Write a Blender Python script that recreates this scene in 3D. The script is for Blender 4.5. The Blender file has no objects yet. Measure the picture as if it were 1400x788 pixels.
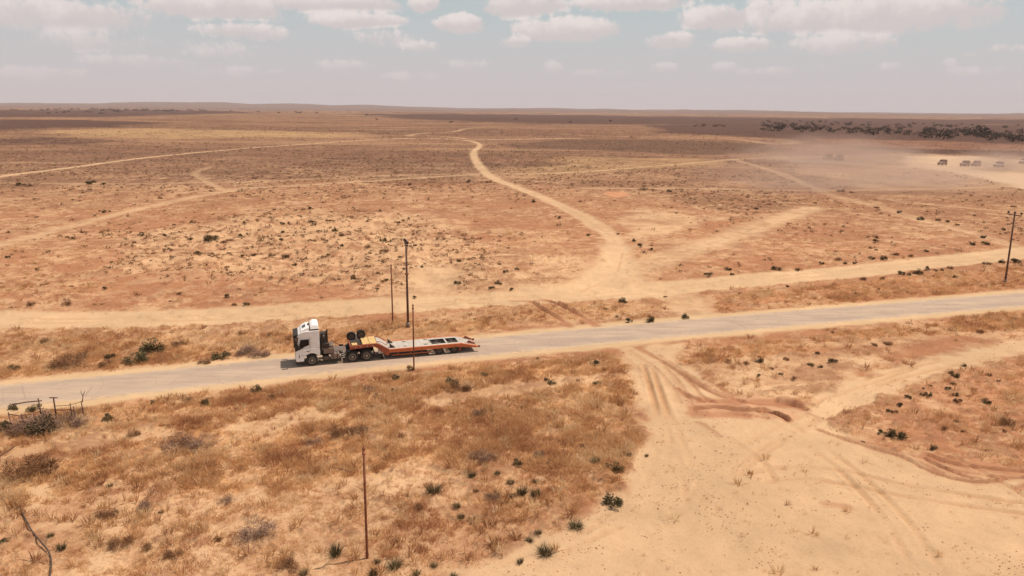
import bpy, bmesh, math, random
import numpy as np
from mathutils import Matrix, Vector

random.seed(7)
rng = np.random.default_rng(11)
sc = bpy.context.scene
COL = sc.collection
R = math.radians

# ------------------------------------------------------------------ camera
FPX, CX, CY = 1000.0, 700.0, 394.0          # focal length and centre in units of a 1400 px wide frame
CAM_H, PITCH, ROLL = 22.8, R(13.66), R(0.55)
cr, sr = math.cos(ROLL), math.sin(ROLL)
fw = Vector((0, math.cos(PITCH), -math.sin(PITCH)))
dn0 = Vector((0, -math.sin(PITCH), -math.cos(PITCH)))
rt = Vector((1, 0, 0)) * cr - dn0 * sr
dn = Vector((1, 0, 0)) * sr + dn0 * cr
cam = bpy.data.cameras.new("camera")
cam.sensor_width = 36
cam.lens = 36 * FPX / 1400
cam.clip_end = 60000
camo = bpy.data.objects.new("camera", cam)
M = Matrix.Identity(4)
for i in range(3):
    M[i][0], M[i][1], M[i][2] = rt[i], -dn[i], -fw[i]
M[2][3] = CAM_H
camo.matrix_world = M
COL.objects.link(camo)
sc.camera = camo


def ray(px, py):
    return rt * (px - CX) + dn * (py - CY) + fw * FPX


def gp(px, py, z=0.0):
    """survey point: where the sight line through a photograph point meets the level z"""
    d = ray(px, py)
    t = (z - CAM_H) / d.z
    return (d.x * t, d.y * t)


# ------------------------------------------------------------------ light
SUN_DIR = Vector((2.5, 0.9, 6.3)).normalized()      # towards the sun
SUN_EL = math.asin(SUN_DIR.z)
sun = bpy.data.lights.new("sun", 'SUN')
sun.energy = 4.5
sun.angle = R(0.55)
sun.color = (1.0, 0.87, 0.75)
suno = bpy.data.objects.new("sun", sun)
suno.rotation_euler = (-SUN_DIR).to_track_quat('-Z', 'Y').to_euler()
suno.location = (60, 20, 150)
COL.objects.link(suno)

sc.view_settings.view_transform = 'Standard'
sc.view_settings.look = 'None'
sc.view_settings.exposure = 0.0
sc.view_settings.gamma = 1.0
sc.view_settings.use_curve_mapping = False
sc.render.engine = 'CYCLES'
sc.cycles.use_denoising = True
sc.cycles.volume_bounces = 0
sc.cycles.max_bounces = 5
sc.cycles.diffuse_bounces = 2
sc.cycles.transparent_max_bounces = 8


class NT:
    """short-hand for building node trees"""
    def __init__(self, tree):
        self.t = tree

    def n(self, typ, **kw):
        nd = self.t.nodes.new(typ)
        for k, v in kw.items():
            setattr(nd, k, v)
        return nd

    def link(self, a, b):
        self.t.links.new(a, b)

    def put(self, sock, v):
        if isinstance(v, bpy.types.NodeSocket):
            self.link(v, sock)
        elif v is not None:
            sock.default_value = v

    def m(self, op, a, b=None, c=None, clamp=False):
        nd = self.n('ShaderNodeMath', operation=op, use_clamp=clamp)
        for i, v in enumerate((a, b, c)):
            self.put(nd.inputs[i], v)
        return nd.outputs[0]

    def mix(self, f, a, b, blend='MIX'):
        nd = self.n('ShaderNodeMix', data_type='RGBA', blend_type=blend)
        self.put(nd.inputs[0], f)
        self.put(nd.inputs[6], a)
        self.put(nd.inputs[7], b)
        return nd.outputs[2]

    def smooth(self, v, lo, hi, o0=0.0, o1=1.0):
        nd = self.n('ShaderNodeMapRange', interpolation_type='SMOOTHSTEP')
        self.put(nd.inputs[0], v)
        for i, x in ((1, lo), (2, hi), (3, o0), (4, o1)):
            nd.inputs[i].default_value = x
        return nd.outputs[0]

    def noise(self, vec, scale, detail=3.0, rough=0.55, dist=0.0):
        nd = self.n('ShaderNodeTexNoise')
        self.put(nd.inputs['Vector'], vec)
        nd.inputs['Scale'].default_value = scale
        nd.inputs['Detail'].default_value = detail
        nd.inputs['Roughness'].default_value = rough
        nd.inputs['Distortion'].default_value = dist
        return nd


def c4(c):
    return (c[0], c[1], c[2], 1.0)


# ------------------------------------------------------------------ world: hazy sky with rows of small cumulus
world = bpy.data.worlds.new("World")
sc.world = world
world.use_nodes = True
world.cycles.sampling_method = 'MANUAL'
world.cycles.sample_map_resolution = 256
wt = world.node_tree
wt.nodes.clear()
W = NT(wt)
sky = W.n('ShaderNodeTexSky')
sky.sky_type = 'NISHITA'
sky.sun_disc = False
sky.sun_elevation = SUN_EL
sky.sun_rotation = math.atan2(SUN_DIR.x, SUN_DIR.y)
sky.altitude = 300
sky.air_density = 1.0
sky.dust_density = 2.5
SKY_STRENGTH = 0.1
tc = W.n('ShaderNodeTexCoord')
gen = tc.outputs['Generated']
sep = W.n('ShaderNodeSeparateXYZ')
W.link(gen, sep.inputs[0])
dx, dy, dz = sep.outputs
skycol = W.mix(1.0, sky.outputs[0], (0.93, 0.92, 0.78, 1), 'MULTIPLY')
hz = W.smooth(dz, -0.01, 0.17, 1.0, 0.0)
hz = W.m('POWER', hz, 1.15)
K = 1.0 / SKY_STRENGTH
HAZE = (0.615 * K, 0.545 * K, 0.555 * K, 1)
UPPER = (0.525 * K, 0.60 * K, 0.62 * K, 1)
veil = W.smooth(dz, 0.05, 0.55, 0.85, 0.0)          # thin high veil, fades out overhead
skycol = W.mix(veil, skycol, UPPER)
skycol = W.mix(hz, skycol, HAZE)
az = W.m('ARCTAN2', dx, dy)
el = W.m('ARCSINE', dz)
azc = W.n('ShaderNodeCombineXYZ')
W.link(az, azc.inputs[0])
W.link(el, azc.inputs[1])
azel = azc.outputs[0]
nz1 = W.noise(gen, 30.0, 6.0, 0.66)
nz2 = W.noise(gen, 110.0, 4.0, 0.65)
wob = W.m('ADD', W.m('MULTIPLY', W.m('SUBTRACT', nz1.outputs[0], 0.5), 1.9),
          W.m('MULTIPLY', W.m('SUBTRACT', nz2.outputs[0], 0.5), 0.8))
CLOUDS = [(70, 20, 115, 20, .8), (115, 54, 72, 12, .55), (290, 8, 100, 15, .85), (330, 43, 60, 9, .7), (300, 68, 50, 10, .3),
          (450, 4, 95, 12, .9), (485, 28, 62, 10, .8), (520, 52, 40, 10, .45), (575, 64, 24, 6, .45), (580, 5, 22, 9, .9),
          (628, 32, 36, 11, 1), (640, 88, 32, 5, .4), (715, 8, 62, 16, .95), (772, 40, 82, 14, .85), (704, 58, 23, 7, .8),
          (860, 4, 90, 10, .8), (980, 24, 52, 14, .85), (1185, 21, 155, 22, .95), (1060, 14, 50, 14, .6), (920, 56, 36, 10, .85),
          (1010, 62, 46, 8, .8), (1150, 60, 70, 12, .7), (757, 92, 12, 8, .5), (990, 92, 20, 5, .45), (1130, 93, 16, 4, .4),
          (1222, 91, 15, 5, .5), (1298, 85, 10, 4, .4), (1328, 76, 9, 3, .5), (1367, 65, 10, 4, .5), (1392, 66, 9, 4, .4),
          (905, 92, 24, 5, .5), (470, 90, 48, 6, .5), (180, 84, 62, 7, .5), (1060, 98, 42, 5, .45), (820, 100, 32, 5, .4), (330, 98, 52, 6, .45), (1330, 98, 32, 5, .4), (570, 104, 42, 5, .4), (60, 100, 52, 6, .4)]
acc = None
top = None
for (cx_, cy_, w_, h_, op_) in CLOUDS:
    d_ = ray(cx_, cy_).normalized()
    a0 = math.atan2(d_.x, d_.y)
    e0 = math.asin(d_.z)
    sw = w_ / 1000.0 * 1.0
    sh = h_ / 1000.0 * 1.15
    vm = W.n('ShaderNodeVectorMath', operation='MULTIPLY_ADD')
    W.link(azel, vm.inputs[0])
    vm.inputs[1].default_value = (1 / sw, 1 / (sh * 1.1), 0)
    vm.inputs[2].default_value = (-a0 / sw, -e0 / (sh * 1.1), 0)
    dt = W.n('ShaderNodeVectorMath', operation='DOT_PRODUCT')
    W.link(vm.outputs[0], dt.inputs[0])
    W.link(vm.outputs[0], dt.inputs[1])
    v = W.m('MULTIPLY_ADD', dt.outputs['Value'], -op_, op_)
    acc = v if acc is None else W.m('MAXIMUM', acc, v)
    vu = W.n('ShaderNodeVectorMath', operation='ADD')
    W.link(vm.outputs[0], vu.inputs[0])
    vu.inputs[1].default_value = (0.12, -0.45, 0)
    du = W.n('ShaderNodeVectorMath', operation='DOT_PRODUCT')
    W.link(vu.outputs[0], du.inputs[0])
    W.link(vu.outputs[0], du.inputs[1])
    u = W.m('MULTIPLY_ADD', du.outputs['Value'], -op_, op_)
    top = u if top is None else W.m('MAXIMUM', top, u)
acc = W.m('MAXIMUM', acc, -2.0)
# the same fair-weather cumulus all over the rest of the sky
comb = W.n('ShaderNodeCombineXYZ')
zz = W.m('MAXIMUM', W.m('ADD', dz, 0.02), 0.02)
W.link(W.m('DIVIDE', dx, zz), comb.inputs[0])
W.link(W.m('DIVIDE', dy, zz), comb.inputs[1])
gen_n = W.noise(comb.outputs[0], 0.55, 4.0, 0.5)
outside = W.m('MAXIMUM', W.smooth(dz, 0.135, 0.19), W.smooth(W.m('ABSOLUTE', az), 0.66, 0.76))
gcl = W.m('MULTIPLY', W.m('SUBTRACT', W.m('MULTIPLY', W.m('SUBTRACT', gen_n.outputs[0], 0.52), 7.0), 0.0), outside)
gcl = W.m('SUBTRACT', gcl, W.m('MULTIPLY', W.m('SUBTRACT', 1.0, outside), 2.0))
acc2 = W.m('MAXIMUM', acc, gcl)
cm = W.smooth(W.m('ADD', acc2, W.m('MULTIPLY', wob, 1.05)), -0.06, 0.5)
cm = W.m('MULTIPLY', cm, W.smooth(dz, 0.03, 0.11, 0.3, 0.88))
CLOUD_LIT = (0.85 * K, 0.76 * K, 0.73 * K, 1)
CLOUD_BASE = (0.655 * K, 0.585 * K, 0.575 * K, 1)
ccol = W.mix(W.smooth(W.m('ADD', W.m('SUBTRACT', W.m('MAXIMUM', top, gcl), acc2), W.m('MULTIPLY', W.m('SUBTRACT', nz1.outputs[0], 0.5), 1.6)), -0.45, 0.35), CLOUD_BASE, CLOUD_LIT)
skycol = W.mix(cm, skycol, ccol)
bg = W.n('ShaderNodeBackground')
W.link(skycol, bg.inputs[0])
bg.inputs[1].default_value = SKY_STRENGTH
wo = W.n('ShaderNodeOutputWorld')
W.link(bg.outputs[0], wo.inputs[0])


# ------------------------------------------------------------------ object helpers
def link(o, parent=None):
    COL.objects.link(o)
    if parent is not None:
        o.parent = parent
    return o


def tag(o, label=None, cat=None, group=None, kind=None):
    for k, v in (("label", label), ("category", cat), ("group", group), ("kind", kind)):
        if v:
            o[k] = v
    return o


def empty(name, loc=(0, 0, 0), rz=0.0):
    o = bpy.data.objects.new(name, None)
    o.empty_display_size = 0.3
    o.location = loc
    o.rotation_euler = (0, 0, rz)
    return link(o)


class MB:
    """collects faces of one mesh"""
    def __init__(self):
        self.v, self.f, self.s = [], [], []

    def add(self, vs, fs, smooth=False):
        b = len(self.v)
        self.v += [tuple(p) for p in vs]
        self.f += [tuple(b + i for i in q) for q in fs]
        self.s += [smooth] * len(fs)
        return self

    def box(self, x0, x1, y0, y1, z0, z1, rot=None, pivot=None):
        vs = [Vector((x, y, z)) for x in (x0, x1) for y in (y0, y1) for z in (z0, z1)]
        if rot is not None:
            pv = Vector(pivot) if pivot is not None else Vector(((x0 + x1) / 2, (y0 + y1) / 2, (z0 + z1) / 2))
            vs = [rot @ (p - pv) + pv for p in vs]
        return self.add(vs, [(0, 1, 3, 2), (4, 6, 7, 5), (0, 4, 5, 1), (2, 3, 7, 6), (0, 2, 6, 4), (1, 5, 7, 3)])

    def prism(self, prof, y0, y1, inset=None):
        """profile in x,z pushed from y0 to y1"""
        n = len(prof)
        vs = [(x, y0, z) for x, z in prof] + [(x, y1, z) for x, z in prof]
        fs = [tuple(range(n)), tuple(range(2 * n - 1, n - 1, -1))]
        fs += [(i, n + i, n + (i + 1) % n, (i + 1) % n) for i in range(n)]
        return self.add(vs, fs)

    def tube(self, pts, r, n=8, caps=True):
        pts = [Vector(p) for p in pts]
        rs = r if isinstance(r, (list, tuple)) else [r] * len(pts)
        vs, fs = [], []
        prev = None
        for i, p in enumerate(pts):
            d = (pts[min(i + 1, len(pts) - 1)] - pts[max(i - 1, 0)]).normalized()
            a = prev if prev is not None else (Vector((0, 0, 1)) if abs(d.z) < 0.9 else Vector((1, 0, 0)))
            a = (a - d * a.dot(d)).normalized()
            prev = a
            b = d.cross(a)
            for k in range(n):
                t = 2 * math.pi * k / n
                vs.append(p + (a * math.cos(t) + b * math.sin(t)) * rs[i])
        for i in range(len(pts) - 1):
            for k in range(n):
                fs.append((i * n + k, i * n + (k + 1) % n, (i + 1) * n + (k + 1) % n, (i + 1) * n + k))
        self.add(vs, fs, True)
        if caps:
            self.add(vs[:n], [tuple(range(n - 1, -1, -1))])
            self.add(vs[-n:], [tuple(range(n))])
        return self

    def lathe(self, prof, c, n=28):
        """profile (radius, y) turned round a line parallel to y through c"""
        vs, fs = [], []
        m = len(prof)
        for k in range(n):
            t = 2 * math.pi * k / n
            for r_, y_ in prof:
                vs.append((c[0] + r_ * math.cos(t), c[1] + y_, c[2] + r_ * math.sin(t)))
        for k in range(n):
            for i in range(m - 1):
                a, b = k * m + i, ((k + 1) % n) * m + i
                fs.append((a, b, b + 1, a + 1))
        return self.add(vs, fs, True)

    def mesh(self, name, bevel=0.0, seg=1):
        me = bpy.data.meshes.new(name)
        me.from_pydata(self.v, [], self.f)
        me.polygons.foreach_set("use_smooth", self.s)
        bm = bmesh.new()
        bm.from_mesh(me)
        bmesh.ops.remove_doubles(bm, verts=bm.verts, dist=1e-5)
        bmesh.ops.recalc_face_normals(bm, faces=bm.faces)
        if bevel:
            es = [e for e in bm.edges if len(e.link_faces) == 2 and e.calc_face_angle(0) > 0.35]
            bmesh.ops.bevel(bm, geom=es, offset=bevel, segments=seg, profile=0.6, affect='EDGES')
        bm.to_mesh(me)
        bm.free()
        return me

    def build(self, name, mat, parent=None, bevel=0.0, seg=1):
        me = self.mesh(name, bevel, seg)
        me.materials.append(mat)
        o = bpy.data.objects.new(name, me)
        return link(o, parent)


def copy_tree(o, parent=None):
    c = o.copy()
    COL.objects.link(c)
    if parent is not None:
        c.parent = parent
    for ch in list(o.children):
        copy_tree(ch, c)
    return c


def material(name, col, rough=0.6, metal=0.0, var=0.12, scale=3.0, dirt=None, dirt_amt=0.3, bump=0.0, bscale=20.0, spec=0.4):
    m = bpy.data.materials.new(name)
    m.use_nodes = True
    t = NT(m.node_tree)
    bs = m.node_tree.nodes['Principled BSDF']
    tcn = t.n('ShaderNodeTexCoord').outputs['Object']
    nz = t.noise(tcn, scale, 4.0, 0.6)
    lo = tuple(x * (1 - var) for x in col)
    hi = tuple(min(1, x * (1 + var)) for x in col)
    out = t.mix(t.smooth(nz.outputs[0], 0.3, 0.7), c4(lo), c4(hi))
    if dirt:
        nd = t.noise(tcn, scale * 2.3, 5.0, 0.7)
        out = t.mix(t.smooth(nd.outputs[0], 0.42, 0.75, 0, dirt_amt), out, c4(dirt))
        rg = t.m('ADD', rough, t.m('MULTIPLY', nd.outputs[0], 0.15), clamp=True)
        t.link(rg, bs.inputs['Roughness'])
    else:
        bs.inputs['Roughness'].default_value = rough
    t.link(out, bs.inputs['Base Color'])
    bs.inputs['Metallic'].default_value = metal
    bs.inputs['Specular IOR Level'].default_value = spec
    if bump:
        bp = t.n('ShaderNodeBump')
        bp.inputs['Strength'].default_value = bump
        bp.inputs['Distance'].default_value = 0.02
        t.link(t.noise(tcn, bscale, 4.0).outputs[0], bp.inputs['Height'])
        t.link(bp.outputs[0], bs.inputs['Normal'])
    return m


# ------------------------------------------------------------------ noise in numpy
def _hash(ix, iy, seed):
    h = (ix.astype(np.int64) * 374761393 + iy.astype(np.int64) * 668265263 + seed * 1442695041) & 0xFFFFFFFF
    h = ((h ^ (h >> 13)) * 1274126177) & 0xFFFFFFFF
    return ((h ^ (h >> 16)) & 0xFFFFFF) / float(0xFFFFFF)


def vnoise(x, y, seed=0):
    ix, iy = np.floor(x), np.floor(y)
    fx, fy = x - ix, y - iy
    fx = fx * fx * (3 - 2 * fx)
    fy = fy * fy * (3 - 2 * fy)
    a, b = _hash(ix, iy, seed), _hash(ix + 1, iy, seed)
    c, d = _hash(ix, iy + 1, seed), _hash(ix + 1, iy + 1, seed)
    return (a + (b - a) * fx) * (1 - fy) + (c + (d - c) * fx) * fy


def fbm(x, y, s, octv=4, seed=0, gain=0.5):
    """noise around 0, feature size s metres"""
    t = np.zeros_like(x, dtype=float)
    a, tot = 1.0, 0.0
    ca, sa = math.cos(0.6), math.sin(0.6)
    u, v = x / s, y / s
    for k in range(octv):
        t += a * (vnoise(u, v, seed + k * 17) - 0.5)
        tot += a
        a *= gain
        u, v = (u * ca - v * sa) * 2.03 + 11.3, (u * sa + v * ca) * 2.03 + 5.7
    return t / tot * 2.0


def sstep(lo, hi, v):
    t = np.clip((v - lo) / (hi - lo), 0, 1)
    return t * t * (3 - 2 * t)


def spline(pts, per=8):
    """smooth curve through ground points"""
    P = [np.array(p, float) for p in pts]
    P = [2 * P[0] - P[1]] + P + [2 * P[-1] - P[-2]]
    out = []
    for i in range(1, len(P) - 2):
        p0, p1, p2, p3 = P[i - 1:i + 3]
        for k in range(per):
            t = k / per
            out.append(0.5 * ((2 * p1) + (-p0 + p2) * t + (2 * p0 - 5 * p1 + 4 * p2 - p3) * t * t + (-p0 + 3 * p1 - 3 * p2 + p3) * t ** 3))
    out.append(P[-2])
    return np.array(out)


def dist_line(x, y, line, reach):
    """distance to a polyline and the side (+ is left of its run); far points get a big number"""
    d = np.full(x.shape, 1e6)
    s = np.zeros(x.shape)
    lo, hi = line.min(0) - reach, line.max(0) + reach
    idx = np.nonzero((x > lo[0]) & (x < hi[0]) & (y > lo[1]) & (y < hi[1]))[0]
    if not len(idx):
        return d, s
    X, Y = x[idx], y[idx]
    D = np.full(X.shape, 1e6)
    S = np.zeros(X.shape)
    for a, b in zip(line[:-1], line[1:]):
        e = b - a
        L2 = max(e @ e, 1e-9)
        near = np.nonzero((X > min(a[0], b[0]) - reach) & (X < max(a[0], b[0]) + reach) & (Y > min(a[1], b[1]) - reach) & (Y < max(a[1], b[1]) + reach))[0]
        if not len(near):
            continue
        px_, py_ = X[near] - a[0], Y[near] - a[1]
        t = np.clip((px_ * e[0] + py_ * e[1]) / L2, 0, 1)
        qx, qy = px_ - t * e[0], py_ - t * e[1]
        q = np.hypot(qx, qy)
        upd = q < D[near]
        ii = near[upd]
        D[ii] = q[upd]
        S[ii] = np.sign(e[0] * py_ - e[1] * px_)[upd]
    d[idx], s[idx] = D, S
    return d, s


def in_poly(x, y, poly):
    """signed distance, positive inside"""
    P = np.array(poly, float)
    inside = np.zeros(x.shape, bool)
    d = np.full(x.shape, 1e9)
    for a, b in zip(P, np.roll(P, -1, 0)):
        cond = (a[1] > y) != (b[1] > y)
        with np.errstate(divide='ignore', invalid='ignore'):
            xi = (b[0] - a[0]) * (y - a[1]) / (b[1] - a[1] + 1e-12) + a[0]
        inside ^= cond & (x < xi)
        e = b - a
        t = np.clip(((x - a[0]) * e[0] + (y - a[1]) * e[1]) / max(e @ e, 1e-9), 0, 1)
        d = np.minimum(d, np.hypot(x - a[0] - t * e[0], y - a[1] - t * e[1]))
    return np.where(inside, d, -d)
# ------------------------------------------------------------------ the land: survey of roads, tracks, soils
C_SAND = np.array((.53, .358, .208))
C_PALE = np.array((.52, .34, .195))
C_PLAIN = np.array((.355, .165, .084))
C_BROWN = np.array((.14, .07, .045))
C_GRASS = np.array((.45, .245, .11))
C_RED = np.array((.35, .16, .085))
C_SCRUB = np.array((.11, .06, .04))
C_FARD = np.array((.075, .038, .03))  # far dark ground; at far left it also paints in cloud shade
C_YEL = np.array((.46, .30, .14))


def G(pts):
    return [gp(*p) for p in pts]


ROAD_C = spline([(-420, -75), (-160, 14), (-90, 38.5), (-41.2, 55.1), (-31, 58.6), (-19.8, 62.8), (0, 70.0), (24.4, 78.0), (65.2, 90.4),
                 (140, 113), (300, 160), (520, 226)], 8)
ROAD_HW, SHOULDER_HW = 2.95, 4.0

# name, points in the photograph, half width (m), edge softness, strength
TRACKS = [
    ('a', [(-260, 440), (-60, 439), (0, 437), (120, 437), (250, 434), (380, 428), (500, 419), (640, 411), (800, 402), (1000, 385), (1200, 367),
           (1330, 352), (1460, 336), (1700, 305)], 3.1, .7, 1.1),
    ('b', [(795, 398), (825, 372), (843, 350), (838, 325), (805, 302), (755, 277), (705, 256), (670, 240), (653, 222), (648, 208), (656, 198),
           (640, 192.5), (600, 190), (560, 189.5), (520, 190), (430, 196.5), (330, 203.5), (200, 215), (100, 228.5), (0, 242), (-120, 262)], 1.7, 1.1, 0.9),
    ('c', [(-90, 352), (0, 333), (60, 318), (120, 302), (200, 284), (260, 271), (310, 262.5), (340, 257), (420, 253), (520, 246.5), (600, 241), (664, 237)], 1.5, 1.5, 0.7),
    ('d', [(310, 262), (284, 249), (268, 239), (274, 232), (290, 228)], 1.0, 1.4, 0.5),
    ('e', [(662, 237.5), (760, 236), (850, 230), (950, 222.5), (1010, 217.5), (1090, 215.5), (1160, 213)], 1.6, 1.5, 0.7),
    ('f', [(1005, 218.5), (1060, 235), (1110, 255), (1135, 266), (1200, 281), (1260, 301), (1340, 322), (1420, 345)], 1.5, 1.5, 0.62),
    ('g', [(800, 257), (950, 258), (1100, 260.5), (1250, 258.5), (1370, 255), (1450, 250)], 1.8, 1.5, 0.55),
    ('h', [(1090, 221), (1140, 223), (1200, 227), (1280, 232), (1340, 240), (1400, 252), (1480, 266)], 3.4, 2.5, 0.75),
    ('i', [(850, 374), (930, 346), (1010, 319), (1060, 301), (1110, 283)], 2.8, 2.4, 0.8),
    ('j', [(1210, 272), (1260, 279), (1330, 285), (1400, 290)], 1.3, 1.2, 0.5),
    ('k', [(0, 251), (80, 250.5), (180, 252), (260, 250), (330, 249), (520, 240), (600, 238), (660, 236)], 1.4, 1.8, 0.45),
    ('l', [(640, 190), (600, 186.5), (560, 186), (575, 182.5), (620, 180), (640, 176), (690, 174)], 3.0, 2.5, 0.6),
    ('m', [(640, 191.5), (720, 190), (790, 189.5)], 5.0, 3.0, 0.7),
    ('n', [(760, 184), (900, 188), (1000, 190.5), (1060, 197), (1090, 195)], 3.2, 2.5, 0.5),
    ('o', [(740, 401), (800, 399), (880, 393)], 4.2, 2.2, 0.9),
    ('o', [(842, 338), (838, 362), (812, 386), (775, 402)], 3.0, 1.8, 0.9),
    ('o', [(846, 352), (858, 374), (880, 388), (910, 394)], 1.6, 1.6, 0.8),
    ('p', [(920, 402), (940, 415), (955, 430), (962, 440)], 2.2, 1.4, 0.85),
    ('q', [(575, 420), (585, 400), (592, 385), (600, 370)], 2.6, 2.2, 0.6),
]

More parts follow.
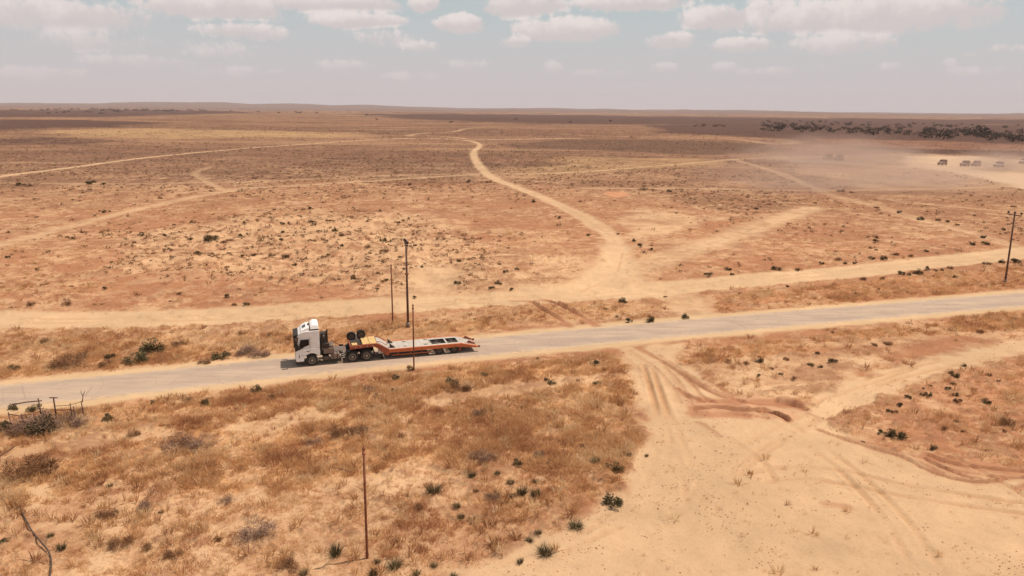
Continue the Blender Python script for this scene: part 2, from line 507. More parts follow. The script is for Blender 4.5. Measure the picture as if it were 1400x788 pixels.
# bare soils, growth and dark bands, some of them painted cloud shade: colour, points, edge (m), raggedness (m), opacity, grass density inside (None leaves it)
AREAS = [
    # far plain
    (C_YEL, [(60, 180), (190, 176), (330, 178), (470, 182), (460, 187), (250, 189), (120, 186)], 25, 40, .55, 0),
    (C_FARD, [(-200, 152), (140, 151.0), (300, 151.5), (360, 154.5), (150, 160), (-200, 163)], 60, 160, .93, 0),  # far-left scrub, with cloud shade painted into its colour
    (C_FARD, [(-200, 164.5), (120, 164), (215, 168), (180, 175), (60, 178), (-200, 180)], 30, 60, .92, 0),  # cloud shadow painted into the ground colour
    (C_FARD, [(-200, 190), (60, 189), (190, 192), (120, 199), (-200, 202)], 15, 35, .75, 0),  # nearer band of the same painted cloud shadow
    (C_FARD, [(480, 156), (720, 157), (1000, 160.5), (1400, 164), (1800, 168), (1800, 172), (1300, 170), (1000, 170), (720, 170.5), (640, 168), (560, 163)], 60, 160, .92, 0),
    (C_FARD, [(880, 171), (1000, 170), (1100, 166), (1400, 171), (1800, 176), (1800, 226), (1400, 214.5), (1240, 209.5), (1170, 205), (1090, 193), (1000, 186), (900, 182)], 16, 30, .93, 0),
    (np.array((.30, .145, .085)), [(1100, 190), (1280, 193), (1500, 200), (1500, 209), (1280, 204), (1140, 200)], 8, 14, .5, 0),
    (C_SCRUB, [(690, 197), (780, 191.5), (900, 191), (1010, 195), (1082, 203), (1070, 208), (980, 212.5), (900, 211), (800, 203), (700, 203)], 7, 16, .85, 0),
    (C_SCRUB, [(370, 213), (520, 216), (650, 221), (640, 228), (520, 229), (400, 222)], 9, 16, .40, 0),
    (C_SCRUB, [(510, 237), (600, 230), (660, 237), (670, 250), (560, 251), (500, 246)], 4, 9, .55, 0),
    (C_SCRUB, [(690, 242), (850, 245), (980, 250), (1000, 257), (850, 258), (720, 255)], 4, 9, .45, 0),
    (C_SCRUB, [(890, 262), (1010, 260), (1100, 265), (1090, 280), (1010, 290), (920, 280)], 4, 9, .45, 0),
    (C_SCRUB, [(0, 244), (180, 246), (260, 248), (300, 252), (180, 255), (0, 256)], 4, 9, .35, 0),
    (C_YEL, [(780, 214), (960, 217), (1000, 222), (860, 234), (720, 238), (740, 224)], 9, 16, .40, 0),
    (np.array((.50, .33, .20)), [(1060, 214), (1240, 209.5), (1400, 216), (1600, 224), (1600, 290), (1420, 262), (1370, 255), (1290, 256), (1150, 255), (1100, 235)], 6, 8, .55, 0),
    (np.array((.51, .36, .235)), [(1236, 213), (1330, 214.5), (1400, 219.5), (1600, 228), (1600, 300), (1420, 262), (1380, 254), (1330, 241), (1270, 231), (1230, 226)], 3, 5, .95, 0),
    # mid field
    (C_PALE, [(150, 335), (230, 315), (330, 300), (440, 292), (560, 290), (640, 300), (620, 345), (660, 385), (560, 398), (420, 372), (300, 362), (180, 372)], 6, 9, .50, .12),
    (C_PALE, [(830, 300), (880, 290), (985, 298), (970, 312), (900, 320), (860, 330)], 2, 6, .7, .05),
    (C_PALE, [(600, 360), (650, 350), (760, 350), (800, 370), (780, 398), (600, 404)], 4, 6, .62, .2),
    (C_SAND, [(520, 360), (600, 345), (615, 370), (590, 400), (555, 404)], 2, 4, .6, .1),
    (np.array((.48, .23, .12)), [(824, 266), (836, 262), (852, 262.5), (862, 268), (845, 271)], 1.2, 1, .8, 0),
    (C_PALE, [(860, 350), (990, 325), (1010, 345), (900, 372), (850, 385)], 4, 5, .55, .2),
    # between dirt track and road
    (C_PALE, [(-200, 450), (0, 449), (300, 447), (560, 437), (700, 420), (860, 416), (950, 410), (955, 432), (700, 450), (500, 466), (250, 480), (0, 500), (-200, 515)], 1.5, 2.2, .6, .45),
    (C_GRASS, [(-200, 480), (0, 470), (180, 462), (330, 462), (420, 452), (560, 440), (680, 442), (640, 452), (500, 466), (400, 482), (200, 500), (0, 522), (-200, 548)], 1.2, 2.6, .75, .95),
    (C_GRASS, [(700, 424), (760, 418), (880, 408), (935, 412), (925, 420), (840, 428), (780, 440), (720, 444)], 1, 1.4, .5, .5),
    (np.array((.40, .185, .085)), [(960, 432), (990, 404), (1100, 392), (1250, 378), (1450, 356), (1700, 330), (1700, 365), (1420, 392), (1200, 414), (1040, 426)], .8, 1.0, .9, .9),
    # near side of the road, left
    (C_PALE, [(-300, 585), (0, 572), (250, 552), (420, 530), (560, 515), (700, 498), (842, 486), (872, 545), (875, 600), (845, 665), (760, 722), (650, 790), (600, 900), (-500, 900)], .6, 1.0, .65, .45),
    (C_GRASS, [(-300, 570), (0, 560), (200, 549), (420, 526), (560, 512), (700, 497), (840, 488), (868, 545), (870, 600), (848, 640), (760, 640), (640, 625), (560, 630), (440, 655), (330, 668), (180, 650), (60, 690), (-300, 740)], .8, 2.0, .88, 1.0),
    (C_PALE, [(30, 612), (120, 595), (200, 588), (240, 596), (150, 608), (60, 622), (-60, 640)], .5, 1.2, .85, .12),
    (C_PALE, [(300, 585), (420, 560), (480, 566), (420, 580), (330, 594)], .5, 1.2, .7, .2),
    (C_PALE, [(540, 548), (640, 533), (760, 520), (830, 512), (800, 525), (700, 540), (600, 556)], .5, 1.0, .7, .15),
    (C_PALE, [(30, 672), (70, 662), (76, 682), (50, 697)], .4, .6, .9, .02),
    (C_GRASS, [(560, 700), (680, 660), (800, 650), (850, 655), (790, 700), (720, 715), (600, 730)], .6, 1.6, .45, .6),
    # bare sand, right
    (C_SAND, [(846, 476), (935, 470), (930, 495), (1000, 545), (1090, 556), (1150, 524), (1250, 494), (1330, 476), (1420, 458), (1700, 420), (1700, 440), (1420, 482), (1300, 508),
              (1200, 548), (1140, 580), (1190, 606), (1290, 636), (1420, 660), (1800, 700), (1800, 1000), (600, 1000), (560, 800), (660, 772), (770, 722), (850, 666), (880, 600), (876, 545)], .7, .9, .95, .015),
    (np.array((.46, .26, .15)), [(945, 552), (985, 546), (1040, 545), (1090, 550), (1106, 562), (1080, 577), (1020, 572), (960, 574), (935, 566)], .5, .9, .75, 0),
    (np.array((.40, .20, .11)), [(1250, 618), (1320, 630), (1420, 640), (1420, 652), (1330, 662), (1270, 645)], .5, .9, .5, 0),
    (C_PALE, [(930, 494), (1000, 482), (1110, 478), (1200, 490), (1150, 522), (1090, 552), (1010, 540)], .8, 1.2, .88, .16),
    (np.array((.43, .215, .10)), [(926, 497), (940, 486), (1010, 470), (1110, 459), (1260, 444), (1420, 420), (1700, 385), (1700, 420), (1420, 448), (1250, 464), (1110, 478), (1010, 492), (950, 502)], .5, 1.0, .9, .9),
    (C_PALE, [(1030, 470), (1150, 466), (1260, 458), (1370, 452), (1250, 468), (1100, 476)], .4, .7, .7, .1),
    (np.array((.45, .215, .115)), [(1190, 560), (1270, 525), (1340, 505), (1500, 480), (1800, 470), (1800, 690), (1420, 640), (1290, 618), (1210, 590)], .8, 2.4, .42, .3),
    (np.array((.47, .225, .12)), [(1330, 520), (1420, 508), (1600, 510), (1600, 570), (1420, 562), (1340, 550)], .8, 1.6, .5, .5),
]

# churned red ruts: points, half width, depth, spoil height, red
RUTS = [
    ([(872, 476), (893, 488), (930, 511), (958, 529), (985, 543), (1014, 550)], .42, .30, .16, .9),
    ([(925, 533), (938, 541), (952, 547), (962, 551)], .38, .28, .10, .9),
    ([(940, 520), (952, 533), (962, 546), (985, 553)], .30, .16, .06, .6),
    ([(952, 560), (980, 558), (1010, 561), (1042, 563), (1072, 572)], .55, .40, .25, .95),
    ([(1044, 560), (1058, 567), (1076, 574)], .55, .55, .10, 1.0),
    ([(1060, 549), (1082, 553), (1100, 560)], .60, .42, .05, 1.0),
    ([(960, 549), (1010, 552), (1050, 551), (1085, 555)], .75, .10, .05, .9),
    ([(948, 568), (985, 569), (1020, 569)], .60, .10, .08, .8),
    ([(1105, 566), (1130, 574), (1170, 586), (1215, 598)], .30, .14, .08, .5),
    ([(1120, 588), (1170, 606), (1225, 622), (1262, 640), (1300, 654), (1342, 660), (1372, 656)], .36, .24, .14, .85),
    ([(1268, 622), (1300, 634), (1345, 641), (1420, 648)], .40, .28, .16, .9),
    ([(1265, 628), (1290, 640), (1320, 652), (1340, 656)], .30, .30, .05, .9),
    ([(1190, 606), (1240, 622), (1290, 632)], .25, .12, .10, .5),
    ([(726, 412), (742, 424), (760, 434), (778, 446)], .6, .6, .4, 1.0),
    ([(750, 411), (772, 421), (795, 433), (816, 446)], .6, .6, .4, 1.0),
    ([(700, 410), (728, 411), (756, 411)], .5, .16, .15, .8),
    ([(905, 497), (925, 520), (938, 540), (950, 565)], .35, .10, .05, .45),
    ([(860, 480), (890, 500), (915, 525), (930, 552)], .35, .09, .05, .35),
    ([(845, 482), (872, 505), (890, 530)], .3, .07, .05, .3),
    ([(1390, 670), (1420, 664), (1500, 668)], .4, .2, .1, .8),
    ([(955, 578), (972, 588), (985, 598)], .25, .10, .04, .5),
    ([(900, 486), (940, 512), (975, 534), (1008, 547)], .22, .18, .08, .8),
    ([(955, 551), (1000, 549), (1045, 554), (1090, 553)], .22, .2, .12, .9),
    ([(960, 565), (1005, 566), (1050, 572)], .2, .16, .1, .8),
    ([(1150, 596), (1205, 612), (1255, 632), (1290, 648)], .2, .16, .1, .7),
    ([(1290, 640), (1335, 650), (1400, 656)], .22, .2, .1, .8),
    ([(738, 414), (756, 426), (776, 440)], .2, .14, .08, .8),
    ([(1128, 690), (1150, 692), (1160, 694)], .45, .05, .02, .6),
]
# faint wheel marks
MARKS = [
    [(880, 500), (900, 560), (930, 640), (940, 720), (930, 820)], [(890, 505), (915, 565), (950, 645), (965, 725), (962, 830)],
    [(1100, 566), (1000, 620), (930, 700), (880, 800)], [(1115, 572), (1020, 628), (955, 705), (915, 800)],
    [(1120, 575), (1060, 610), (1010, 650), (970, 720), (950, 800)], [(1400, 690), (1250, 665), (1120, 640), (1020, 650), (900, 720)],
    [(1400, 705), (1240, 680), (1110, 655), (1030, 668), (930, 740)], [(1150, 575), (1250, 600), (1330, 640), (1420, 690)],
    [(1180, 520), (1260, 500), (1400, 470), (1500, 455)], [(1200, 528), (1270, 508), (1400, 478), (1500, 462)],
    [(1100, 560), (1140, 540), (1190, 525), (1250, 505)], [(640, 788), (760, 740), (860, 690), (900, 600), (880, 500)],
    [(660, 800), (790, 745), (885, 690), (915, 600), (895, 510)], [(1030, 560), (1120, 620), (1200, 700), (1260, 800)],
    [(1050, 560), (1140, 620), (1230, 700), (1300, 800)], [(1000, 600), (1050, 640), (1080, 720), (1090, 800)],
    [(0, 436), (300, 431), (600, 412), (900, 392), (1200, 364), (1400, 342)], [(0, 441), (300, 436), (600, 416), (900, 397), (1200, 369), (1400, 347)],
    [(640, 415), (760, 410), (880, 398), (1000, 382)], [(690, 405), (790, 396), (840, 372), (850, 345)],
    [(722, 285), (735, 310), (745, 335), (750, 360)], [(735, 283), (752, 310), (762, 335), (765, 360)], [(1180, 300), (1172, 306), (1176, 316), (1165, 325)],
]
TRK = [(n, spline(G(p), 6), hw, sf, st) for n, p, hw, sf, st in TRACKS]
RUTL = [(spline(G(p), 6), hw, dp, sp, rd) for p, hw, dp, sp, rd in RUTS]
MARKL = [spline(G(p), 5) for p in MARKS]
AREAL = [(c, G(p), e, rg, op, gd) for c, p, e, rg, op, gd in AREAS]
HUM = G([(150, 340), (230, 305), (340, 285), (480, 285), (560, 295), (640, 320), (690, 370), (640, 400), (420, 395), (250, 385), (140, 380)])


def lerp3(col, c, w):
    return col + (c[None, :] - col) * w[:, None]


def survey(x, y):
    """height, soil colour, grass density and track share of ground points"""
    x = np.asarray(x, float)
    y = np.asarray(y, float)
    d = np.hypot(x, y)
    n_l = fbm(x, y, 40, 4, 1)
    n_m = fbm(x, y, 7, 4, 2)
    n_s = fbm(x, y, 1.6, 3, 3)
    n_f = fbm(x, y * 2.2, 260, 5, 4)
    near = 1 - sstep(120, 300, d + 60 * n_l)
    # soil
    pale = sstep(-.1, .5, n_m * .6 + n_l * .4 + n_s * .5)
    col = C_PLAIN[None, :] + (C_PALE - C_PLAIN)[None, :] * (pale * .55)[:, None]
    far_c = C_BROWN[None, :] + (np.array((.22, .12, .07)) - C_BROWN)[None, :] * sstep(-.4, .4, n_f)[:, None]
    col = col * near[:, None] + far_c * (1 - near)[:, None]
    # thin streaks of growth lying across the far plain
    st = fbm(x, y * 5, 90, 4, 9)
    col = lerp3(col, C_SCRUB, sstep(.08, .45, st) * .6 * (1 - near))
    st2 = fbm(x, y * 6, 140, 4, 10)
    col = lerp3(col, np.array((.34, .205, .115)), sstep(.15, .5, st2) * .45 * (1 - near))
    grass = .30 * sstep(-.3, .3, n_m) + .08
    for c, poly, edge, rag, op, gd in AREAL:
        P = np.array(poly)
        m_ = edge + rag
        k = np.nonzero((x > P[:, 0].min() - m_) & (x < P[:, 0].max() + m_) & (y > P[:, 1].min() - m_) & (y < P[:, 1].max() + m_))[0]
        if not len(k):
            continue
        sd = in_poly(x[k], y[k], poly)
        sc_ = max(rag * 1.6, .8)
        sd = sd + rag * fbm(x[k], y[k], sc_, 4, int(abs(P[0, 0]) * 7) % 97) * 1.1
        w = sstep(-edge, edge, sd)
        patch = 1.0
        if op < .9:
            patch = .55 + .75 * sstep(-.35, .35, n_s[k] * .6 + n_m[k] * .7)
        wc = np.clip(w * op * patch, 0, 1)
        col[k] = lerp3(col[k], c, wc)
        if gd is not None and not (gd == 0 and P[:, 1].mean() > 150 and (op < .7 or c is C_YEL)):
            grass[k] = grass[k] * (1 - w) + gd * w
    # crisp bare patches and rusty growth between the tufts
    gz = sstep(.02, .12, grass)
    pt = fbm(x, y * 1.25, 1.9, 5, 71, .68) + .45 * fbm(x, y, 13, 3, 72)
    hum = sstep(-8, 8, in_poly(x, y, HUM) + 5 * n_m)
    pt = pt + .12 * hum
    amt = gz * (1 - .75 * sstep(160, 420, d))
    col = lerp3(col, np.array((.515, .325, .185)), sstep(.10, .24, pt) * .72 * amt)
    pd = fbm(x, y * 1.3, 1.9, 5, 73, .62) + .35 * fbm(x, y, 9, 3, 74)
    col = lerp3(col, np.array((.25, .115, .06)), sstep(.14, .28, pd) * .6 * amt)
    h = .18 * sstep(.05, .3, pd) * gz * (1 - sstep(70, 220, d))
    track = np.zeros(x.shape, np.int32)
    shoulder, rs = dist_line(x, y, ROAD_C, 40)
    # height: plain, hummocks, far rolls and ranges
    amp = .16 + .5 * sstep(60, 200, d) + 1.6 * sstep(300, 1500, d) + 5 * sstep(1500, 5000, d)
    wl = fbm(x, y, 28, 3, 21) * near + fbm(x, y, 160, 3, 22) * (1 - near) * .8 + fbm(x, y, 900, 3, 23) * sstep(600, 3000, d)
    h += amp * wl
    h += hum * (.8 * fbm(x, y, 4, 4, 31, .55) + .6 * np.clip(fbm(x, y, 9, 3, 32), 0, 1))
    fine = (1 - sstep(70, 220, d))
    rough = np.ones_like(x)
    for n_, L, hw, sf, strength in TRK:
        dd, _ = dist_line(x, y, L, hw * 3 + sf * 3 + 4)
        k = np.nonzero(dd < hw * 3 + sf * 3)[0]
        if not len(k):
            continue
        wob = sf * (.7 * n_m[k] + .9 * n_s[k]) + hw * .35 * n_l[k]
        w = 1 - sstep(hw - sf * .6, hw + sf * .9, dd[k] + wob)
        br = .88 if n_ in 'abo' else .66
        wc = w * strength * (br + (1.06 - br) * sstep(-.3, .3, n_m[k] + .6 * n_s[k]))
        if hw < 3 and strength > .6:
            wc = wc * (1 - .22 * np.exp(-(dd[k] / .35) ** 2))      # ridge left between the wheel lines
        col[k] = lerp3(col[k], C_SAND if n_ != 'h' else np.array((.51, .36, .235)), np.clip(wc, 0, 1))
        grass[k] *= (1 - w * min(1, strength * 1.15)) ** 2
        rough[k] *= 1 - .75 * w
        h[k] -= .12 * w
        if strength >= .7:
            track[k[w > .5]] = 1
    # road verge
    wv = 1 - sstep(SHOULDER_HW - .5, SHOULDER_HW + .6, shoulder + .5 * n_s + .35 * n_m)
    col = lerp3(col, np.array((.54, .375, .215)), wv * .95)
    grass *= (1 - wv) ** 2
    # ruts and marks
    for L, hw, dp, sp, rd in RUTL:
        dd, sg = dist_line(x, y, L, hw * 4)
        k = np.nonzero(dd < hw * 4)[0]
        if not len(k):
            continue
        hw = hw * .5
        q = dd[k] / hw + .35 * n_s[k] + .3 * fbm(x[k], y[k], .5, 2, 66)
        tr = 1 - sstep(.55, 1.0, q)
        be = np.exp(-((q - 1.45) / .45) ** 2) * np.where(sg[k] > 0, 1.0, .45)
        h[k] += -dp * .65 * tr + sp * .6 * be * (1 + .8 * n_s[k])
        col[k] = lerp3(col[k], C_RED, np.clip((1 - sstep(.8, 2.6, q + .9 * n_s[k] + .5 * n_m[k])) * rd, 0, 1) * .8)
        grass[k] *= sstep(1.0, 2.2, q)
    for L in MARKL:
        for off in (0.0,):
            dd, _ = dist_line(x, y, L, 1.6)
            k = np.nonzero(dd < 1.2)[0]
            if len(k):
                q = dd[k] / .22
                vis = sstep(-.35, .35, n_m[k] + .3 * n_s[k])
                tr = np.exp(-q * q) * vis
                h[k] -= .09 * tr
                h[k] += .05 * np.exp(-((q - 1.7) / .6) ** 2) * vis
                col[k] = lerp3(col[k], np.array((.40, .22, .11)), tr * .55)
                grass[k] *= (1 - .8 * tr)
    h += fine * rough * (.16 * fbm(x, y, 1.7, 3, 41) + .05 * fbm(x, y, .45, 3, 42)) * (.55 + .9 * np.clip(grass, 0, 1))
    # the road sits on a low flat bank
    flat = 1 - sstep(4.0, 11.0, shoulder)
    h = h * (1 - flat * .9)
    bank = 1 - sstep(3.4, 5.0, shoulder)
    h = h * (1 - bank) + bank * (.02 + .015 * n_s)
    h = np.where(shoulder < 2.6, -.08 * (1 - sstep(2.1, 2.6, shoulder)) + h * sstep(2.1, 2.6, shoulder), h)
    # ranges on the skyline
    a = np.arctan2(x, y)
    hillw = sstep(6500, 9000, d)
    col = lerp3(col, np.array((.13, .075, .06)), hillw * .8)
    rg1 = sstep(7000, 9500, d) * (12 + 50 * np.clip(fbm(a * 1000, d * .02, 130, 4, 51) + .12, 0, 1))
    rg2 = sstep(10500, 14500, d) * (25 + 95 * np.clip(fbm(a * 1000, d * .03, 210, 4, 52) + .15, 0, 1) * (.55 + .45 * np.cos(a * 2 + 1.0)))
    h += rg1 + rg2
    # tone drift
    col = col * (1 + .10 * n_s * near + .10 * n_m * near + .12 * n_l)[:, None]
    return h, np.clip(col, .02, .9), np.clip(grass, 0, 1), track


def ground_z(x, y):
    return float(survey(np.array([x]), np.array([y]))[0][0])


# fan-shaped grid: fine near by, coarser with distance, on past both sides of the view and behind
ang = np.concatenate([np.linspace(math.atan2(CAM_H, 21.0), math.atan2(CAM_H, 105.0), 580)[:-1], np.linspace(math.atan2(CAM_H, 105.0), math.atan2(CAM_H, 3600.0), 420)])
rows = np.concatenate([[-60, -30, -10, 4, 12, 17], CAM_H / np.tan(ang), np.linspace(3900, 15500, 46), [17500]])
us = np.concatenate([[-9, -5, -3, -2, -1.5, -1.2, -1.0], np.linspace(-.88, .88, 900), [1.0, 1.2, 1.5, 2, 3, 5, 9]])
UU, YY = np.meshgrid(us, rows)
OFF = 12.0
XX = UU * np.maximum(YY + OFF - 6, 20.0 + 0 * YY)
gx, gy = XX.ravel(), YY.ravel()
gh, gcol, ggrass, gtrack = survey(gx, gy)
NR, NC = XX.shape
ii = np.arange(NR * NC).reshape(NR, NC)
quads = np.stack([ii[:-1, :-1], ii[:-1, 1:], ii[1:, 1:], ii[1:, :-1]], -1).reshape(-1, 4)
co = np.stack([gx, gy, gh], -1)
# smooth normals of the whole sheet, so that cutting it leaves no seam
e1 = co[quads[:, 2]] - co[quads[:, 0]]
e2 = co[quads[:, 3]] - co[quads[:, 1]]
fn = np.cross(e1, e2)
vn = np.zeros_like(co)
for k in range(4):
    for a_ in range(3):
        vn[:, a_] += np.bincount(quads[:, k], fn[:, a_], len(co))
vn /= np.linalg.norm(vn, axis=1)[:, None] + 1e-12


def sheet(name, qsel, mat):
    used = np.unique(qsel)
    remap = np.full(len(co), -1, np.int64)
    remap[used] = np.arange(len(used))
    q = remap[qsel]
    me = bpy.data.meshes.new(name)
    me.vertices.add(len(used))
    me.vertices.foreach_set("co", co[used].ravel())
    me.loops.add(q.size)
    me.loops.foreach_set("vertex_index", q.ravel().astype(np.int32))
    me.polygons.add(len(q))
    me.polygons.foreach_set("loop_start", np.arange(0, q.size, 4, dtype=np.int32))
    me.polygons.foreach_set("use_smooth", np.ones(len(q), bool))
    at = me.attributes.new("soil", 'FLOAT_COLOR', 'POINT')
    at.data.foreach_set("color", np.concatenate([gcol[used], ggrass[used][:, None]], 1).astype(np.float32).ravel())
    me.update()
    me.normals_split_custom_set_from_vertices(vn[used].tolist())
    me.materials.append(mat)
    o = bpy.data.objects.new(name, me)
    link(o)
    tag(o, kind='structure')
    return o


def ground_material():
    m = bpy.data.materials.new("dry_ground")
    m.use_nodes = True
    t = NT(m.node_tree)
    bs = m.node_tree.nodes['Principled BSDF']
    at = t.n('ShaderNodeAttribute', attribute_name='soil')
    pos = t.n('ShaderNodeNewGeometry').outputs['Position']
    sp = t.n('ShaderNodeSeparateXYZ')
    t.link(pos, sp.inputs[0])
    fine = t.noise(pos, 4.5, 5.0, 0.65)
    grit = t.noise(pos, 22.0, 3.0, 0.7)
    broad = t.noise(pos, 0.9, 4.0, 0.6)
    far_ = t.noise(pos, 0.06, 6.0, 0.68)
    base = at.outputs['Color']
    g = at.outputs['Alpha']
    # sparse dry litter: darker flecks where grass grows, a few grains on bare sand
    fl = t.smooth(fine.outputs[0], 0.50, 0.62)
    base = t.mix(t.m('MULTIPLY', fl, t.m('MULTIPLY_ADD', g, 0.55, 0.20)), base, (0.25, 0.115, 0.055, 1))
    ga = t.smooth(g, 0.03, 0.3)
    dist_ = t.n('ShaderNodeVectorMath', operation='LENGTH')
    t.link(pos, dist_.inputs[0])
    ga = t.m('MULTIPLY', ga, t.smooth(dist_.outputs['Value'], 170.0, 420.0, 1.0, 0.35))
    mott = t.noise(pos, 1.1, 6.0, 0.72)
    base = t.mix(t.m('MULTIPLY', t.smooth(mott.outputs[0], 0.54, 0.62), t.m('MULTIPLY_ADD', ga, 0.55, 0.06), clamp=True), base, (0.24, 0.115, 0.058, 1))
    base = t.mix(t.m('MULTIPLY', t.smooth(mott.outputs[0], 0.46, 0.38), t.m('MULTIPLY_ADD', ga, 0.5, 0.04), clamp=True), base, (0.50, 0.325, 0.18, 1))
    li = t.smooth(broad.outputs[0], 0.52, 0.72)
    base = t.mix(t.m('MULTIPLY', li, t.m('MULTIPLY_ADD', g, 0.4, 0.12)), base, (0.52, 0.335, 0.18, 1))
    val = t.m('ADD', 0.42, t.m('ADD', t.m('MULTIPLY', grit.outputs[0], 0.36), t.m('ADD', t.m('MULTIPLY', far_.outputs[0], 0.44), t.m('MULTIPLY', fine.outputs[0], 0.36))))
    hs = t.n('ShaderNodeHueSaturation')
    t.link(base, hs.inputs['Color'])
    t.link(val, hs.inputs['Value'])
    t.link(hs.outputs[0], bs.inputs['Base Color'])
    bs.inputs['Roughness'].default_value = 0.95
    bs.inputs['Specular IOR Level'].default_value = 0.1
    bp = t.n('ShaderNodeBump')
    bp.inputs['Strength'].default_value = 0.9
    bp.inputs['Distance'].default_value = 0.06
    t.link(t.m('ADD', t.m('MULTIPLY', fine.outputs[0], 0.7), t.m('MULTIPLY', grit.outputs[0], 0.4)), bp.inputs['Height'])
    t.link(bp.outputs[0], bs.inputs['Normal'])
    return m


MAT_GROUND = ground_material()
qt = (gtrack[quads].sum(1) >= 3)
sheet("ground", quads[~qt], MAT_GROUND)
sheet("dirt_track", quads[qt], MAT_GROUND)


# ------------------------------------------------------------------ asphalt road
def road():
    L = []
    for a, b in zip(ROAD_C[:-1], ROAD_C[1:]):
        n = max(1, int(np.hypot(*(b - a)) / .8))
        for k in range(n):
            L.append(a + (b - a) * k / n)
    L = np.array(L + [ROAD_C[-1]])
    T = np.gradient(L, axis=0)
    T /= np.hypot(T[:, 0], T[:, 1])[:, None]
    N = np.stack([-T[:, 1], T[:, 0]], -1)
    acr = np.array([-1.0, -1.0, -.93, -.6, -.3, 0, .3, .6, .93, 1.0, 1.0])
    zz = np.array([-.06, .012, .035, .065, .08, .085, .08, .065, .035, .012, -.06])
    V, A = [], []
    for i in range(len(L)):
        w = ROAD_HW
        for a, z in zip(acr, zz):
            jit = 0.0
            if abs(a) > .99:
                jit = .22 * float(fbm(np.array([L[i, 0] + 50 * a]), np.array([L[i, 1]]), 1.8, 3, 61)[0])
            p = L[i] + N[i] * (a * w + jit)
            V.append((p[0], p[1], z))
            A.append(a)
    m = len(acr)
    Fc = [(i * m + k, (i + 1) * m + k, (i + 1) * m + k + 1, i * m + k + 1) for i in range(len(L) - 1) for k in range(m - 1)]
    me = bpy.data.meshes.new("asphalt_road")
    me.from_pydata(V, [], [f[::-1] for f in Fc])
    me.attributes.new("across", 'FLOAT', 'POINT').data.foreach_set("value", np.array(A, np.float32))
    me.polygons.foreach_set("use_smooth", [True] * len(Fc))
    mt = bpy.data.materials.new("dusty_asphalt")
    mt.use_nodes = True
    t = NT(mt.node_tree)
    bs = mt.node_tree.nodes['Principled BSDF']
    at = t.n('ShaderNodeAttribute', attribute_name='across').outputs['Fac']
    pos = t.n('ShaderNodeNewGeometry').outputs['Position']
    mp = t.n('ShaderNodeMapping')
    t.link(pos, mp.inputs[0])
    mp.inputs['Rotation'].default_value = (0, 0, R(-18.5))
    mp.inputs['Scale'].default_value = (0.12, 1.0, 1.0)
    streak = t.noise(mp.outputs[0], 1.1, 4, .6)
    blot = t.noise(pos, 0.35, 4, .6)
    grit = t.noise(pos, 30.0, 3, .7)
    edge = t.noise(pos, 1.6, 4, .65)
    ab = t.m('ABSOLUTE', at)
    base = t.mix(t.smooth(streak.outputs[0], .32, .68), (.36, .265, .195, 1), (.455, .34, .25, 1))
    base = t.mix(t.smooth(blot.outputs[0], .40, .7, 0, .5), base, (.49, .365, .255, 1))
    lane = t.smooth(t.m('ABSOLUTE', t.m('SUBTRACT', ab, .5)), 0.05, .3, .16, 0.0)
    base = t.mix(t.m('MULTIPLY', lane, 1.8), base, (.31, .24, .19, 1))
    worn = t.noise(mp.outputs[0], .45, 5, .6)
    base = t.mix(t.smooth(worn.outputs[0], .55, .62, 0, .4), base, (.30, .235, .19, 1))
    vo = t.n('ShaderNodeTexVoronoi', feature='DISTANCE_TO_EDGE')
    t.link(pos, vo.inputs['Vector'])
    vo.inputs['Scale'].default_value = .38
    base = t.mix(t.smooth(vo.outputs['Distance'], .012, .0, 0, .5), base, (.20, .15, .12, 1))
    dust = t.smooth(t.m('ADD', ab, t.m('MULTIPLY', t.m('SUBTRACT', edge.outputs[0], .5), .75)), .72, 1.05)
    base = t.mix(dust, base, (.54, .38, .23, 1))
    base = t.mix(t.m('MULTIPLY', grit.outputs[0], .22), base, (.25, .19, .15, 1))
    t.link(base, bs.inputs['Base Color'])
    bs.inputs['Roughness'].default_value = .9
    bs.inputs['Specular IOR Level'].default_value = .2
    me.materials.append(mt)
    o = bpy.data.objects.new("asphalt_road", me)
    tag(link(o), kind='structure')


road()
# ------------------------------------------------------------------ paints
DUSTC = (.50, .34, .20)
M_WHITE = material("white_cab_paint", (.83, .80, .77), .38, 0, .04, 1.5, DUSTC, .2)
M_BLACKP = material("black_plastic", (.022, .018, .017), .6, 0, .2, 6, DUSTC, .12)
M_GLASS = material("dark_glass", (.012, .011, .012), .15, 0, .1, 2, spec=.35)
M_TYRE = material("tyre_rubber", (.022, .019, .018), .85, 0, .25, 9, DUSTC, .18)
M_RIM = material("dusty_rim", (.34, .28, .24), .5, .2, .15, 8, DUSTC, .4)
M_RIMD = material("dark_rim", (.10, .075, .06), .55, .2, .2, 8, DUSTC, .35)
M_CHASSIS = material("chassis_steel", (.035, .026, .022), .65, .2, .2, 5, DUSTC, .22)
M_TANK = material("brushed_tank", (.22, .165, .135), .45, .5, .12, 4, DUSTC, .3)
M_TOOLBOX = material("grey_toolbox", (.20, .145, .115), .6, .1, .12, 4, DUSTC, .25)
M_ORANGE = material("orange_trailer_paint", (.56, .14, .045), .5, 0, .16, 2.5, (.30, .12, .07), .45)
M_ORANGED = material("worn_orange_paint", (.33, .075, .032), .55, 0, .2, 3, (.22, .10, .06), .5)
M_DECK = material("pale_deck_paint", (.44, .405, .355), .7, 0, .14, 1.6, (.40, .30, .20), .75, .3, 14)
M_PLY = material("tan_plywood", (.55, .37, .15), .7, 0, .12, 3, (.40, .27, .14), .4)
M_STRW = material("marker_white", (.75, .70, .66), .5, 0, .05)
M_STRR = material("marker_red", (.45, .05, .035), .5, 0, .08)
M_LAMP = material("lamp_lens", (.62, .58, .53), .15, 0, .05)
